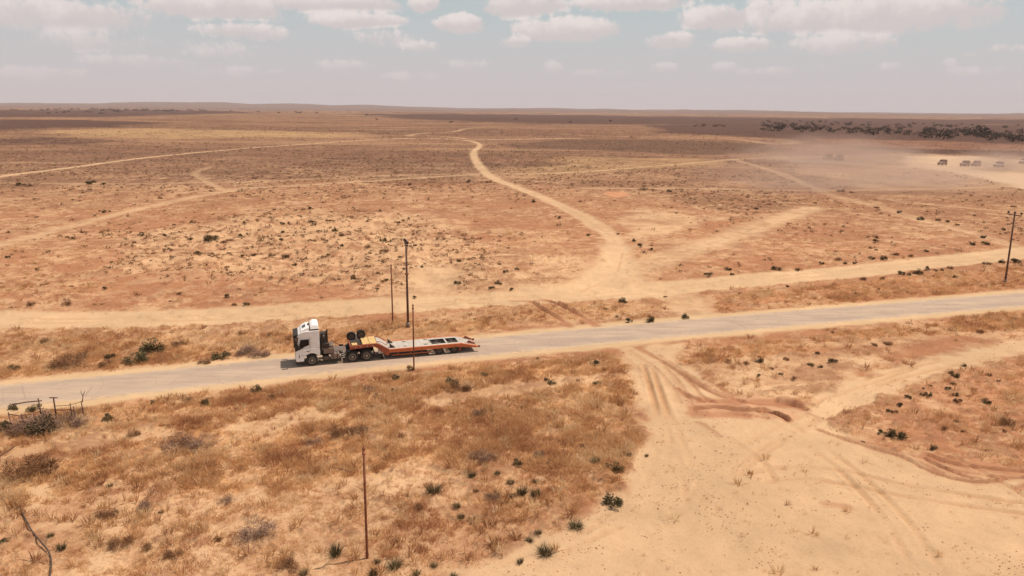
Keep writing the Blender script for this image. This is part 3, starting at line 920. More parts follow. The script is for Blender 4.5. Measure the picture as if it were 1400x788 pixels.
M_RUST = material("rusty_steel", (.23, .08, .038), .75, .1, .3, 4, (.09, .035, .02), .6, .3, 30)
M_WOOD = material("weathered_pole_wood", (.13, .07, .05), .85, 0, .25, 3, (.08, .045, .035), .5, .3, 25)
M_INSUL = material("dark_insulator", (.035, .012, .01), .3, 0, .15)
M_ROT = material("old_fence_wood", (.10, .055, .042), .9, 0, .3, 8)
M_WIREC = material("rusty_wire", (.12, .045, .03), .7, .2, .25, 6)
M_HOSE = material("black_hose", (.06, .035, .025), .6, 0, .2, 5, DUSTC, .3)


def wheel(parent, x, y, r, w, out, rimr, rim_mat, name='wheel', hub=.1):
    """tyre part with rim as sub-part; out = -1 when the outer face looks to -y"""
    t = MB()
    hw = w / 2
    pr = [(rimr * .98, -hw * .75), (rimr * 1.06, -hw * .98), (r * .80, -hw), (r * .95, -hw * .92), (r, -hw * .68), (r, -hw * .1), (r * .975, -hw * .06),
          (r * .975, hw * .06), (r, hw * .1), (r, hw * .68), (r * .95, hw * .92), (r * .80, hw), (rimr * 1.06, hw * .98), (rimr * .98, hw * .75)]
    t.lathe(pr + [pr[0]], (0, 0, 0), 30)
    o = t.build(name, M_TYRE, parent)
    o.location = (x, y, r)
    k = MB()
    f = out
    prof = [(rimr, -f * hw * .6), (rimr * 1.0, f * hw * .80), (rimr * .90, f * hw * .82), (rimr * .80, f * hw * .35), (rimr * .50, f * hw * .25), (rimr * .46, f * hw * .75),
            (rimr * .20, f * hw * .95), (.001, f * hw * .97)]
    k.lathe(prof, (0, 0, 0), 24)
    for q in range(8):
        a = 2 * math.pi * q / 8
        cx_, cz_ = rimr * .62 * math.cos(a), rimr * .62 * math.sin(a)
        k.tube([(cx_, f * hw * .26, cz_), (cx_, f * hw * .5, cz_)], .028, 6)
    k.build('rim', M_RIMD, o)
    if rim_mat is not M_RIMD:
        MB().lathe([(rimr * .99, f * hw * .80), (rimr * 1.0, f * hw * .97), (rimr * .86, f * hw * .97), (rimr * .84, f * hw * .80)], (0, 0, 0), 24).build('rim_ring', rim_mat, o)
        MB().lathe([(rimr * .40, f * hw * .6), (rimr * .38, f * hw * .99), (.001, f * hw * 1.0)], (0, 0, 0), 14).build('hub', rim_mat, o)
    return o


T_ANG = R(17.4)
T_Z = .075


def truck_origin():
    ex = Vector((math.cos(T_ANG), math.sin(T_ANG)))
    ey = Vector((-math.sin(T_ANG), math.cos(T_ANG)))
    p = Vector((-18.06, 62.85)) - ex * 1.40 + ey * 1.12
    return (p.x, p.y, T_Z)


def build_tractor():
    t = empty('truck_tractor', truck_origin(), T_ANG)
    tag(t, 'white cab-over tractor truck driving on the asphalt road with a loading trailer coupled', 'truck')
    W2 = 1.22
    arch = [(1.40 + .70 * math.cos(a), .52 + .70 * math.sin(a)) for a in np.linspace(R(48), R(176), 9)]
    lower = [(.06, .50), (0.0, .62), (-.01, 1.2), (.02, 1.72), (2.14, 1.72), (2.14, .98), (1.94, .98)] + arch + [(.66, .50)]
    b = MB().prism(lower, -W2, W2)
    b.build('cab_body', M_WHITE, t, .045, 2)
    # upper cab tapers inwards a little
    up = [(.02, 1.722), (.10, 2.15), (.24, 2.78), (.30, 3.02), (.52, 3.20), (1.0, 3.30), (2.14, 3.30), (2.14, 1.722)]
    m = MB()
    n = len(up)
    vs = []
    for s in (-1, 1):
        for x, z in up:
            y = s * (W2 - .06 * max(0, (z - 1.75)) / 1.5 - (.10 if x < .3 else 0))
            vs.append((x, y, z))
    m.add(vs, [tuple(range(n)), tuple(range(2 * n - 1, n - 1, -1))] + [(i, n + i, n + (i + 1) % n, (i + 1) % n) for i in range(n)])
    m.build('cab_upper', M_WHITE, t, .05, 2)
    # high roof: front slope with hatch, domed deflector behind a dark notch
    rf = MB()
    prof = [(.50, 3.215), (.62, 3.36), (1.0, 3.54), (1.28, 3.60), (1.30, 3.305)]
    n = len(prof)
    vs = [(x, s * (1.08 - .06 * (z - 3.2) / .4), z) for s in (-1, 1) for x, z in prof]
    rf.add(vs, [tuple(range(n)), tuple(range(2 * n - 1, n - 1, -1))] + [(i, n + i, n + (i + 1) % n, (i + 1) % n) for i in range(n)])
    ro = rf.build('cab_roof', M_WHITE, t, .05, 2)
    h = MB()
    h.box(.68, 1.02, -.42, .42, 3.455, 3.49, Matrix.Rotation(R(-25.5), 3, 'Y'))
    h.build('roof_hatch', M_GLASS, ro, .01)
    df = MB()
    prof = [(1.36, 3.42), (1.40, 3.66), (1.62, 3.80), (1.95, 3.80), (2.10, 3.72), (2.14, 3.42)]
    n = len(prof)
    vs = [(x, s * (1.12 - .14 * (z - 3.4) / .4), z) for s in (-1, 1) for x, z in prof]
    df.add(vs, [tuple(range(n)), tuple(range(2 * n - 1, n - 1, -1))] + [(i, n + i, n + (i + 1) % n, (i + 1) % n) for i in range(n)])
    df.build('roof_deflector', M_WHITE, t, .06, 2)
    MB().box(1.30, 2.13, -1.05, 1.05, 3.30, 3.45).build('roof_seal', M_BLACKP, t)
    MB().box(1.18, 1.27, -.2, .2, 3.58, 3.70).build('horn', M_BLACKP, t, .02)
    for s in (-1, 1):
        yo = s * (W2 - .02)
        g = MB()
        win = [(.34, 1.95), (.50, 2.52), (1.22, 2.56), (1.22, 2.02), (.80, 1.88), (.52, 1.70)]
        n = len(win)
        vs = [(x, s * (W2 - .06 * max(0, (z - 1.75)) / 1.5 + .012), z) for x, z in win] + [(x, s * (W2 - .10), z) for x, z in win]
        g.add(vs, [tuple(range(n)), tuple(range(2 * n - 1, n - 1, -1))] + [(i, n + i, n + (i + 1) % n, (i + 1) % n) for i in range(n)])
        g.build('side_window', M_GLASS, t)
        # black corner trim between windscreen and door, down to the waist
        c = MB()
        tr = [(.00, 1.74), (.10, 2.14), (.235, 2.76), (.31, 2.76), (.20, 2.2), (.30, 1.92), (.50, 1.66), (.30, 1.60), (.01, 1.48)]
        n = len(tr)
        vs = [(x, s * (W2 - .06 * max(0, (z - 1.75)) / 1.5 + .008), z) for x, z in tr] + [(x, s * (W2 - .14), z) for x, z in tr]
        c.add(vs, [tuple(range(n)), tuple(range(2 * n - 1, n - 1, -1))] + [(i, n + i, n + (i + 1) % n, (i + 1) % n) for i in range(n)])
        c.build('corner_trim', M_BLACKP, t)
        mr = MB().box(-.12, .10, s * 1.30, s * 1.52, 1.95, 2.75)
        mr.tube([(.12, s * 1.15, 2.72), (0, s * 1.40, 2.80)], .03, 6).tube([(.05, s * 1.15, 1.98), (0, s * 1.40, 1.92)], .03, 6)
        mr.build('mirror', M_BLACKP, t, .03, 2)
        d = MB()
        for (x0, x1, z0, z1) in ((1.285, 1.30, 1.10, 2.64), (.40, 1.30, 1.085, 1.10)):
            d.box(x0, x1, s * (W2 - .02), s * (W2 + .004), z0, z1)
        d.build('door_seam', M_CHASSIS, t)
        MB().box(.98, 1.20, s * (W2 - .01), s * (W2 + .035), 1.40, 1.46).build('door_handle', M_BLACKP, t, .008)
        MB().box(.16, .62, s * 1.05, s * 1.215, .37, .40).build('step', M_CHASSIS, t)
        MB().box(-.03, .10, s * .62, s * 1.14, .72, .96).build('headlight', M_LAMP, t, .03, 2)
        MB().box(.28, .34, s * 1.2, s * 1.235, .86, 1.16).build('side_marker', M_BLACKP, t)
    MB().box(-.04, .52, -1.2, 1.2, .30, .56).build('bumper', M_BLACKP, t, .04, 2)
    ws = MB()
    wq = [(.035, 1.80), (.225, 2.72)]
    ws.add([(wq[0][0] - .03, -1.08, wq[0][1]), (wq[0][0] - .03, 1.08, wq[0][1]), (wq[1][0] - .03, 1.02, wq[1][1]), (wq[1][0] - .03, -1.02, wq[1][1]),
            (wq[0][0] + .04, -1.08, wq[0][1]), (wq[0][0] + .04, 1.08, wq[0][1]), (wq[1][0] + .04, 1.02, wq[1][1]), (wq[1][0] + .04, -1.02, wq[1][1])],
           [(0, 1, 2, 3), (7, 6, 5, 4), (0, 4, 5, 1), (1, 5, 6, 2), (2, 6, 7, 3), (3, 7, 4, 0)])
    ws.build('windscreen', M_GLASS, t)
    MB().box(-.12, .30, -1.08, 1.08, 2.86, 3.02, Matrix.Rotation(R(-12), 3, 'Y')).build('sun_visor', M_BLACKP, t, .03)
    MB().box(-.025, .02, -.9, .9, 1.02, 1.62).build('grille', M_BLACKP, t, .01)
    # chassis
    ch = MB()
    for s in (-1, 1):
        ch.box(.5, 7.0, s * .38, s * .46, .72, 1.0)
    for x in (2.4, 3.3, 4.2, 5.6, 6.9):
        ch.box(x, x + .12, -.38, .38, .76, .96)
    ch.build('chassis', M_CHASSIS, t)
    for (x, s_) in ((1.40, 1),):
        for s in (-1, 1):
            wheel(t, x, s * 1.08, .53, .32, s, .30, M_RIM, hub=.1)
    for x in (5.00, 6.28):
        for s in (-1, 1):
            wheel(t, x, s * 1.09, .53, .28, s, .31, M_RIM)
            wheel(t, x, s * .76, .53, .28, s, .31, M_RIMD)
            fd = MB()
            aa = np.linspace(R(20), R(160), 10)
            pr = [(x + .63 * math.cos(a), .53 + .63 * math.sin(a)) for a in aa] + [(x + .60 * math.cos(a), .53 + .60 * math.sin(a)) for a in aa[::-1]]
            fd.prism(pr, s * .62, s * 1.23)
            fd.build('mudguard', M_BLACKP, t)
        MB().tube([(x, -1.0, .53), (x, 1.0, .53)], .1, 8).build('axle', M_CHASSIS, t)
    MB().tube([(1.4, -1.0, .53), (1.4, 1.0, .53)], .08, 8).build('axle', M_CHASSIS, t)
    for s in (-1, 1):
        tk = MB()
        tk.box(3.06, 3.86, s * .55, s * 1.18, .48, 1.02)
        tk.build('fuel_tank', M_TANK, t, .08, 3)
        bd = MB()
        for x in (3.22, 3.62):
            bd.box(x, x + .05, s * .53, s * 1.2, .46, 1.04)
        bd.build('tank_strap', M_CHASSIS, t)
        MB().box(2.34, 2.92, s * .55, s * 1.12, .40, .86).build('battery_box', M_CHASSIS, t, .03)
        gr = MB()
        for z in (.52, .68):
            gr.box(2.40, 2.88, s * 1.12, s * 1.16, z, z + .05)
        gr.build('side_step', M_TANK, t)
        mk = MB()
        mk.box(3.98, 4.36, s * 1.10, s * 1.16, .48, 1.10)
        mko = mk.build('marker_panel', M_BLACKP, t)
        st = MB()
        for i, z in enumerate((.50, .70, .90)):
            st.add([(4.02, s * 1.168, z), (4.32, s * 1.168, z + .06), (4.32, s * 1.168, z + .14), (4.02, s * 1.168, z + .08),
                    (4.02, s * 1.155, z), (4.32, s * 1.155, z + .06), (4.32, s * 1.155, z + .14), (4.02, s * 1.155, z + .08)],
                   [(0, 1, 2, 3), (4, 7, 6, 5), (0, 4, 5, 1), (1, 5, 6, 2), (2, 6, 7, 3), (3, 7, 4, 0)])
        st.build('marker_stripe', M_STRW, mko)
    # behind the cab
    MB().box(2.16, 2.34, -1.0, 1.0, 1.05, 2.35).build('cab_rear_frame', M_CHASSIS, t, .03)
    MB().box(2.24, 2.74, -1.12, -.45, 1.60, 3.02).build('air_intake', M_BLACKP, t, .09, 3)
    MB().tube([(2.80, -.75, 1.2), (2.80, -.75, 3.05), (2.90, -.75, 3.2)], .10, 10).build('exhaust_stack', M_CHASSIS, t)
    MB().tube([(2.52, -1.14, 2.55), (2.52, -1.14, 2.86)], .07, 8).build('air_filter', M_TANK, t)
    tb = MB().box(2.44, 3.40, -1.18, .2, 1.06, 1.56).build('tool_box', M_TOOLBOX, t, .025)
    MB().box(2.44, 2.92, -1.19, .2, 1.565, 2.02).build('hydraulic_tank', M_CHASSIS, t, .03)
    MB().box(3.0, 3.36, -1.1, .1, 1.565, 1.80).build('valve_box', M_TOOLBOX, t, .03)
    MB().tube([(3.1, -.9, 1.8), (3.2, -.7, 2.1), (3.6, -.3, 1.7), (4.6, -.1, 1.25)], .025, 6).build('air_line', M_CHASSIS, t)
    MB().box(3.40, 4.5, -.55, .75, 1.005, 1.045).build('catwalk', M_TANK, t)
    MB().tube([(3.95, -.8, .95), (4.45, -.8, .95)], .16, 10).build('air_tank', M_TANK, t)
    fwl = MB()
    fwl.lathe([(.001, -.05), (.5, -.05), (.5, .05), (.001, .05)], (0, 0, 0), 20)
    fo = fwl.build('fifth_wheel', M_CHASSIS, t)
    fo.location = (5.55, 0, 1.12)
    fo.rotation_euler = (R(90), 0, 0)
    MB().box(6.98, 7.06, -1.1, 1.1, .55, .72).build('rear_crossbar', M_CHASSIS, t)
    for s in (-1, 1):
        MB().box(7.06, 7.10, s * .75, s * 1.08, .56, .71).build('tail_light', M_STRR, t)
    return t


def build_trailer():
    t = empty('loading_trailer', truck_origin(), T_ANG)
    tag(t, 'orange low loading trailer with pale deck and two spare wheels, coupled behind the white tractor', 'trailer')
    # gooseneck
    for s in (-1, 1):
        y0, y1 = (s * 1.25, s * 1.10)
        prof = [(4.78, 1.27), (4.80, 1.56), (7.10, 1.66), (7.42, 1.58), (8.38, .98), (8.36, .42), (8.05, .42), (7.30, 1.16), (7.0, 1.36)]
        bo = MB().prism(prof, y0, y1).build('gooseneck_beam', M_ORANGED, t, .012)
        for x in (5.25, 5.75, 6.3, 6.82):
            MB().box(x, x + .09, s * 1.245, s * 1.262, 1.40 + (x - 5) * .03, 1.46 + (x - 5) * .03).build('reflector', M_LAMP, bo)
    MB().box(4.80, 5.92, -1.10, 1.10, 1.30, 1.44).build('gooseneck_floor', M_CHASSIS, t)
    MB().box(4.80, 4.90, -1.09, 1.09, 1.441, 1.58).build('headboard', M_ORANGED, t, .01)
    for k, (x0, x1) in enumerate(((5.95, 6.60), (6.63, 7.26))):
        pb = MB().box(x0, x1, -1.095, 1.08, 1.60, 1.66)
        pb.build('floor_board', M_PLY, t, .01)
    MB().box(5.93, 7.28, -1.09, 1.09, 1.40, 1.595).build('gooseneck_frame', M_CHASSIS, t)
    MB().box(5.0, 5.5, -1.0, -.35, 1.441, 1.62).build('winch_box', M_PLY, t, .02)
    MB().tube([(5.55, -.95, 1.52), (5.95, -.7, 1.60), (5.9, -.2, 1.62)], .06, 8).build('hydraulic_hose', M_CHASSIS, t)
    # sloping plate down to the deck
    sp = MB()
    sp.prism([(7.30, 1.60), (7.30, 1.66), (7.46, 1.60), (8.36, 1.00), (8.32, .94), (7.42, 1.53)], -1.095, 1.095)
    sp.build('slope_plate', M_DECK, t)
    for y in (-.8, .8):
        MB().tube([(7.3, y, 1.70), (7.7, y, 1.62), (8.2, y, 1.25)], .035, 6).build('guide_rail', M_ORANGED, t)
    # spare wheels on the far side of the gooseneck
    for x, dz_ in ((5.12, 0), (6.02, .12)):
        w_ = wheel(t, x, .92, .44, .24, -1, .24, M_RIMD, 'spare_wheel')
        w_.location.z = 1.45 + .44 + dz_
    MB().box(5.50, 5.64, .80, 1.04, 1.44, 2.15).build('spare_bracket', M_DECK, t, .02)
    MB().box(4.95, 6.2, .78, 1.06, 1.445, 1.50).build('spare_cradle', M_DECK, t)
    # landing leg and box below the neck
    for s in (-1, 1):
        lb = MB().box(7.36, 8.0, s * .95, s * 1.20, .62, 1.08)
        lb.build('storage_box', M_DECK, t, .03)
        MB().box(7.66, 7.80, s * .70, s * .92, .12, 1.30).build('landing_leg', M_CHASSIS, t)
        MB().box(7.56, 7.90, s * .66, s * .96, .06, .12).build('leg_foot', M_CHASSIS, t)
    # bed: frame and deck plates, wheel wells left open
    DZ = .97
    fr = MB()
    for y in (-.95, -.30, .22, .87):
        fr.box(8.36, 15.2, y, y + .08, .55, DZ - .05)
    for x in (8.40, 9.6, 10.8, 12.0, 12.40, 13.95, 15.12):
        fr.box(x, x + .08, -1.1, 1.1, .58, DZ - .055)
    fr.build('bed_frame', M_CHASSIS, t)
    x_w = [(12.52, 13.86), (14.04, 15.06)]
    wy0, wy1 = -.72, .72
    px = [8.38, 9.35, 10.40, 11.45, 12.50]
    for a, b in zip(px[:-1], px[1:]):
        for (y0, y1) in ((-1.12, -.004), (.004, 1.12)):
            MB().box(a + .006, b - .006, y0, y1, DZ - .045, DZ).build('deck_plate', M_DECK, t, .004)
    for (y0, y1) in ((-1.12, wy0), (wy1, 1.12)):
        MB().box(12.506, 15.2, y0, y1, DZ - .045, DZ).build('deck_plate', M_DECK, t, .004)
    for (x0, x1) in ((13.87, 14.03), (15.07, 15.2)):
        MB().box(x0, x1, wy0 + .004, wy1 - .004, DZ - .045, DZ).build('deck_plate', M_DECK, t, .004)
    for y in (-1, 1):
        sd = MB().box(8.36, 15.22, y * 1.125, y * 1.27, .64, DZ + .012)
        so = sd.build('side_rail', M_ORANGE, t, .012)
        for x in (9.2, 10.3, 11.4):
            MB().box(x, x + .06, y * 1.17, y * 1.23, .34, .60).build('rail_bracket', M_ORANGED, so)
        lr = MB().tube([(8.55, y * 1.20, .37), (12.35, y * 1.20, .37)], .045, 8)
        lr.build('guard_bar', M_ORANGE, so)
        MB().box(12.0, 12.32, y * 1.02, y * 1.22, .26, .50).build('wheel_chock', M_TANK, t, .02)
        MB().box(13.78, 13.92, y * 1.04, y * 1.2, .32, .60).build('mudflap_bracket', M_TANK, t)
        MB().box(15.02, 15.2, y * .95, y * 1.21, .26, .60).build('mudflap', M_ORANGED, t)
    # axles with pairs of tyres
    for x in (13.10, 14.55):
        for s in (-1, 1):
            wheel(t, x, s * 1.10, .43, .25, s, .23, M_RIMD)
            wheel(t, x, s * .80, .43, .25, s, .23, M_RIMD)
            wheel(t, x, s * .40, .46, .25, s, .215, M_RIM)
        MB().box(x - .08, x + .08, -.12, .12, .62, .90).build('axle_carrier', M_TANK, t)
        MB().box(x - .55, x + .45, -.06, .06, .74, .86).build('suspension_arm', M_TANK, t)
        MB().tube([(x, -1.05, .40), (x, 1.05, .40)], .075, 8).build('axle', M_CHASSIS, t)
    # lashing pockets, stops at the front of the bed
    for x, y in ((9.85, .75), (9.75, -.65), (11.95, .80), (11.75, -.60), (12.30, -.1), (12.30, .4)):
        MB().box(x, x + .36, y - .10, y + .10, DZ - .03, DZ + .008).build('lashing_pocket', M_CHASSIS, t)
    for y in (.72, -.72):
        ck = MB().prism([(8.50, DZ), (8.46, DZ + .42), (8.98, DZ)], y - .14, y + .14)
        ck.build('load_stop', M_CHASSIS, t, .01)
        MB().prism([(8.50, DZ + .43), (8.44, DZ + .47), (9.06, DZ + .03), (9.06, DZ)], y + .15, y + .19).build('stop_plate', M_DECK, t)
    # sloping tail
    tl = MB().prism([(15.22, DZ - .06), (15.22, DZ), (16.72, .58), (16.72, .53)], -1.06, 1.06)
    tl.build('tail_plate', M_DECK, t, .004)
    for s in (-1, 1):
        q = MB().prism([(15.225, DZ + .012), (16.95, .56), (16.98, .46), (16.72, .44), (15.225, .60)], s * 1.066, s * 1.26)
        qo = q.build('tail_beam', M_ORANGE, t, .012)
        MB().box(16.94, 17.10, s * 1.0, s * 1.26, .44, .56).build('tail_light', M_CHASSIS, qo)
        MB().prism([(15.9, .84), (16.1, 1.06), (16.72, .72), (16.72, .60)], s * .70, s * .78).build('ramp_hinge', M_ORANGED, t)
    rr = MB()
    for x in (15.45, 15.75, 16.05, 16.35, 16.6):
        z = DZ - (x - 15.22) * .26
        rr.box(x, x + .05, -1.0, 1.0, z - .01, z + .03)
    rr.build('grip_bar', M_DECK, t)
    MB().box(16.72, 16.80, -1.06, 1.06, .46, .58).build('tail_crossbar', M_ORANGED, t)
    return t


build_tractor()
build_trailer()
# ------------------------------------------------------------------ poles
def plain_pole(px, py, h, r, label, lean=(0, 0)):
    x, y = gp(px, py)
    z = ground_z(x, y)
    o = empty('steel_pole', (x, y, z))
    tag(o, label, 'pole', 'bare steel poles')
    m = MB()
    m.tube([(0, 0, -.4), (0, 0, .3), (lean[0] * .5, lean[1] * .5, h * .5), (lean[0], lean[1], h)], [r * 1.05, r, r * .97, r * .92], 14)
    m.build('shaft', M_RUST, o)
    c = MB()
    c.lathe([(.001, .05), (r * 1.2, .04), (r * 1.2, -.03), (.001, -.03)], (0, 0, 0), 12)
    co_ = c.build('cap', M_RUST, o)
    co_.rotation_euler = (R(90), 0, 0)
    co_.location = (lean[0], lean[1], h)
    MB().tube([(lean[0] - .2 * r, lean[1], h - .02), (lean[0] - .2 * r, lean[1], h + .16)], .02, 6).build('pin', M_RUST, o)
    MB().box(lean[0] - r * 1.3, lean[0] + r * 1.3, lean[1] - r * 1.3, lean[1] + r * 1.3, h - .32, h - .26).build('collar', M_RUST, o, .01)
    return o


plain_pole(502, 762, 6.25, .068, 'bare rusty steel pole casting a thin shadow on pale sandy grass, smooth sand nearby', (.05, 0))
plain_pole(566, 507, 6.05, .07, 'bare rusty steel pole on the road verge beside the orange trailer', (.04, 0))
plain_pole(537, 440, 6.3, .08, 'bare steel pole between asphalt road and dirt track, beside a taller pole')


def power_pole(px, py, h, label, lean=(0, 0), brace=True):
    x, y = gp(px, py)
    z = ground_z(x, y)
    o = empty('power_pole', (x, y, z), R(17))
    tag(o, label, 'power pole', 'poles of the power line along the road')
    MB().tube([(0, 0, -.5), (lean[0] * .5, lean[1] * .5, h * .5), (lean[0], lean[1], h - .25)], [.135, .115, .09], 12).build('shaft', M_WOOD, o)
    arm = MB().box(lean[0] - .06, lean[0] + .06, lean[1] - 1.05, lean[1] + 1.05, h - .42, h - .30).build('crossarm', M_WOOD, o, .01)
    br = MB()
    for s in (-1, 1):
        br.tube([(lean[0] + .07, lean[1], h - 1.2), (lean[0] + .07, lean[1] + s * .8, h - .40)], .025, 6)
    br.build('brace', M_RUST, arm)
    for yy in (-.95, 0, .95):
        i = MB()
        i.tube([(lean[0], lean[1] + yy, h - .31), (lean[0], lean[1] + yy, h - .14)], .025, 6)
        i.tube([(lean[0], lean[1] + yy, h - .18), (lean[0], lean[1] + yy, h - .12), (lean[0], lean[1] + yy, h - .02), (lean[0], lean[1] + yy, h + .12)], [.10, .15, .14, .07], 10)
        i.build('insulator', M_INSUL, o)
    MB().box(-.2, .2, -.2, .2, h * .62, h * .62 + .10).build('band', M_RUST, o, .02)
    MB().tube([(0, 0, -.1), (0, 0, .55)], .19, 12).build('base_sleeve', M_TANK, o)
    return o


power_pole(558, 448, 9.4, 'tall power pole with three insulators, standing beside a shorter bare pole behind the trailer')
power_pole(1374, 388, 9.9, 'tall power pole with crossarm beside dark red grass, between dirt track and empty asphalt road', (-.4, 0))


# ------------------------------------------------------------------ broken fence and litter at the left
def fence():
    x0, y0 = gp(58, 578)
    z0 = ground_z(x0, y0)
    o = empty('broken_fence', (x0, y0, z0))
    tag(o, 'broken old fence of leaning posts and rails around dead brush beside the road', 'fence')

    def at(px, py):
        a = gp(px, py)
        return (a[0] - x0, a[1] - y0)
    posts = [(58, 577, 1.9, .05), (78, 576, 1.95, .055), (99, 574, 1.35, .04), (104, 576, 1.2, .04), (115, 570, 1.3, .04), (16, 583, 1.15, .04), (32, 585, 1.1, .04)]
    tops = []
    for i, (px, py, h, r) in enumerate(posts):
        a = at(px, py)
        l = (random.uniform(-.06, .06), random.uniform(-.06, .06))
        MB().tube([(a[0], a[1], -.3), (a[0] + l[0], a[1] + l[1], h)], [r * 1.1, r * .9], 7).build('post', M_ROT, o)
        tops.append((a[0] + l[0], a[1] + l[1], h))
    MB().box(tops[1][0] - .3, tops[1][0] + .3, tops[1][1] - .03, tops[1][1] + .03, 1.88, 1.94).build('top_bar', M_ROT, o)
    a = tops

    def rail(p, q, r, sag=0.0):
        mid = ((p[0] + q[0]) / 2, (p[1] + q[1]) / 2, (p[2] + q[2]) / 2 - sag)
        MB().tube([p, mid, q], r, 6).build('rail', M_WIREC, o)
    rail((a[0][0], a[0][1], 1.15), (a[1][0], a[1][1], 1.0), .02, .05)
    rail((a[1][0], a[1][1], .95), (a[2][0], a[2][1], .85), .035, .03)
    rail((a[2][0], a[2][1], .85), (a[3][0], a[3][1], .85), .035, 0)
    rail((a[1][0], a[1][1], 1.25), (a[4][0], a[4][1], 1.25), .022, .12)
    rail((a[0][0], a[0][1], .65), (a[1][0], a[1][1], .55), .02, .04)
    rail((a[5][0], a[5][1], .98), (a[6][0], a[6][1], .92), .03, 0)
    rail((a[6][0], a[6][1], 1.0), (a[0][0], a[0][1], .9), .025, .1)
    rail((-3.2, 1.6, .75), (a[0][0] - .4, a[0][1] + .9, 1.35), .045, -.05)
    br = MB()
    p0 = at(115, 566)
    br.tube([(p0[0], p0[1], 1.0), (p0[0] + .1, p0[1], 1.5), (p0[0] + .3, p0[1], 1.9)], [.04, .03, .015], 6)
    br.tube([(p0[0] + .1, p0[1], 1.5), (p0[0] - .02, p0[1], 1.75), (p0[0] + .02, p0[1], 2.0)], [.025, .02, .012], 6)
    br.build('forked_branch', M_ROT, o)


fence()


def ground_line(name, pts, r, mat, label, cat, lift=None, n=8):
    L = spline(G(pts), 6)
    x0, y0 = L[0]
    hz_ = survey(L[:, 0], L[:, 1])[0]
    hz_ = np.convolve(np.pad(hz_, 6, 'edge'), np.ones(13) / 13, 'valid')
    P = []
    for i, (p, z) in enumerate(zip(L, hz_)):
        u = i / (len(L) - 1)
        P.append((p[0] - x0, p[1] - y0, z + r * .8 + (lift(u) if lift else 0)))
    o = MB().tube(P, r, n).build(name, mat)
    o.location = (x0, y0, 0)
    tag(o, label, cat)
    return o


ground_line('old_hose', [(25, 692), (34, 712), (43, 730), (55, 745), (66, 758), (71, 775), (68, 800)], .045, M_HOSE,
            'dark curved hose lying on pale ground among dry grass', 'hose', lambda u: .07 + .05 * math.sin(u * 2.2))
ground_line('fallen_branch', [(-14, 640), (4, 630), (22, 622)], .045, M_ROT, 'bare fallen stick leaning beside a brown twiggy bush', 'branch', lambda u: .1 + .5 * u, 6)
ground_line('fallen_branch', [(452, 642), (466, 645), (482, 648)], .03, M_ROT, 'thin dry stick lying in grass near the rusty pole', 'branch', lambda u: .1, 6)


# ------------------------------------------------------------------ far off-road vehicles raising dust
M_SANDP = material("sand_vehicle_paint", (.36, .25, .19), .7, 0, .1, 1.2, DUSTC, .4)
M_DULLG = material("dusty_vehicle_glass", (.13, .08, .065), .4, 0, .1, 2)
M_WCAB = material("white_vehicle_paint", (.70, .64, .60), .5, 0, .05, 1.2, DUSTC, .3)


def off_roader(loc, rz, label, paint):
    o = empty('off_road_vehicle', loc, rz)
    tag(o, label, 'vehicle', 'vehicles crossing the far dusty flat')
    body = MB().prism([(-1.95, .62), (-1.98, 1.25), (-1.0, 1.38), (1.92, 1.38), (1.98, .62)], -1.02, 1.02)
    body.build('body', paint, o, .05, 2)
    cab_ = MB().prism([(-1.02, 1.375), (-.55, 2.18), (1.80, 2.22), (1.90, 1.375)], -.95, .95)
    co_ = cab_.build('cabin', paint, o, .06, 2)
    for s in (-1, 1):
        for x0, x1 in ((-.62, .12), (.24, .92), (1.04, 1.70)):
            MB().prism([(x0 - .14 if x0 < -.5 else x0, 1.48), (x0 + (.20 if x0 < -.5 else 0), 2.06), (x1, 2.06), (x1, 1.48)], s * .94, s * .962).build('window', M_DULLG, co_)
        for x in (-1.25, 1.28):
            w_ = MB().lathe([(.001, s * .16), (.24, s * .15), (.27, s * .10), (.44, s * .14), (.50, s * .05), (.50, -s * .12), (.001, -s * .12)], (0, 0, 0), 18).build('wheel', M_RIMD, o)
            w_.location = (x, s * .92, .50)
        MB().box(-2.02, -1.96, s * .55, s * .88, .92, 1.12).build('headlight', M_LAMP, o)
    MB().add([(-.99, -.86, 1.46), (-.99, .86, 1.46), (-.62, .82, 2.10), (-.62, -.82, 2.10)], [(0, 1, 2, 3)]).build('windscreen', M_DULLG, co_)
    MB().box(-2.08, -1.94, -1.0, 1.0, .48, .72).build('bumper', M_CHASSIS, o)
    MB().box(-1.7, 1.8, -.75, .75, .38, .64).build('underbody', M_CHASSIS, o)
    MB().box(-.3, 1.6, -.7, .7, 2.235, 2.30).build('roof_rack', M_CHASSIS, o)
    sp = MB().lathe([(.001, .1), (.38, .1), (.40, 0), (.38, -.1), (.001, -.1)], (0, 0, 0), 14).build('spare_wheel', M_TYRE, o)
    sp.location = (2.05, 0, 1.1)
    sp.rotation_euler = (0, 0, R(90))
    return o


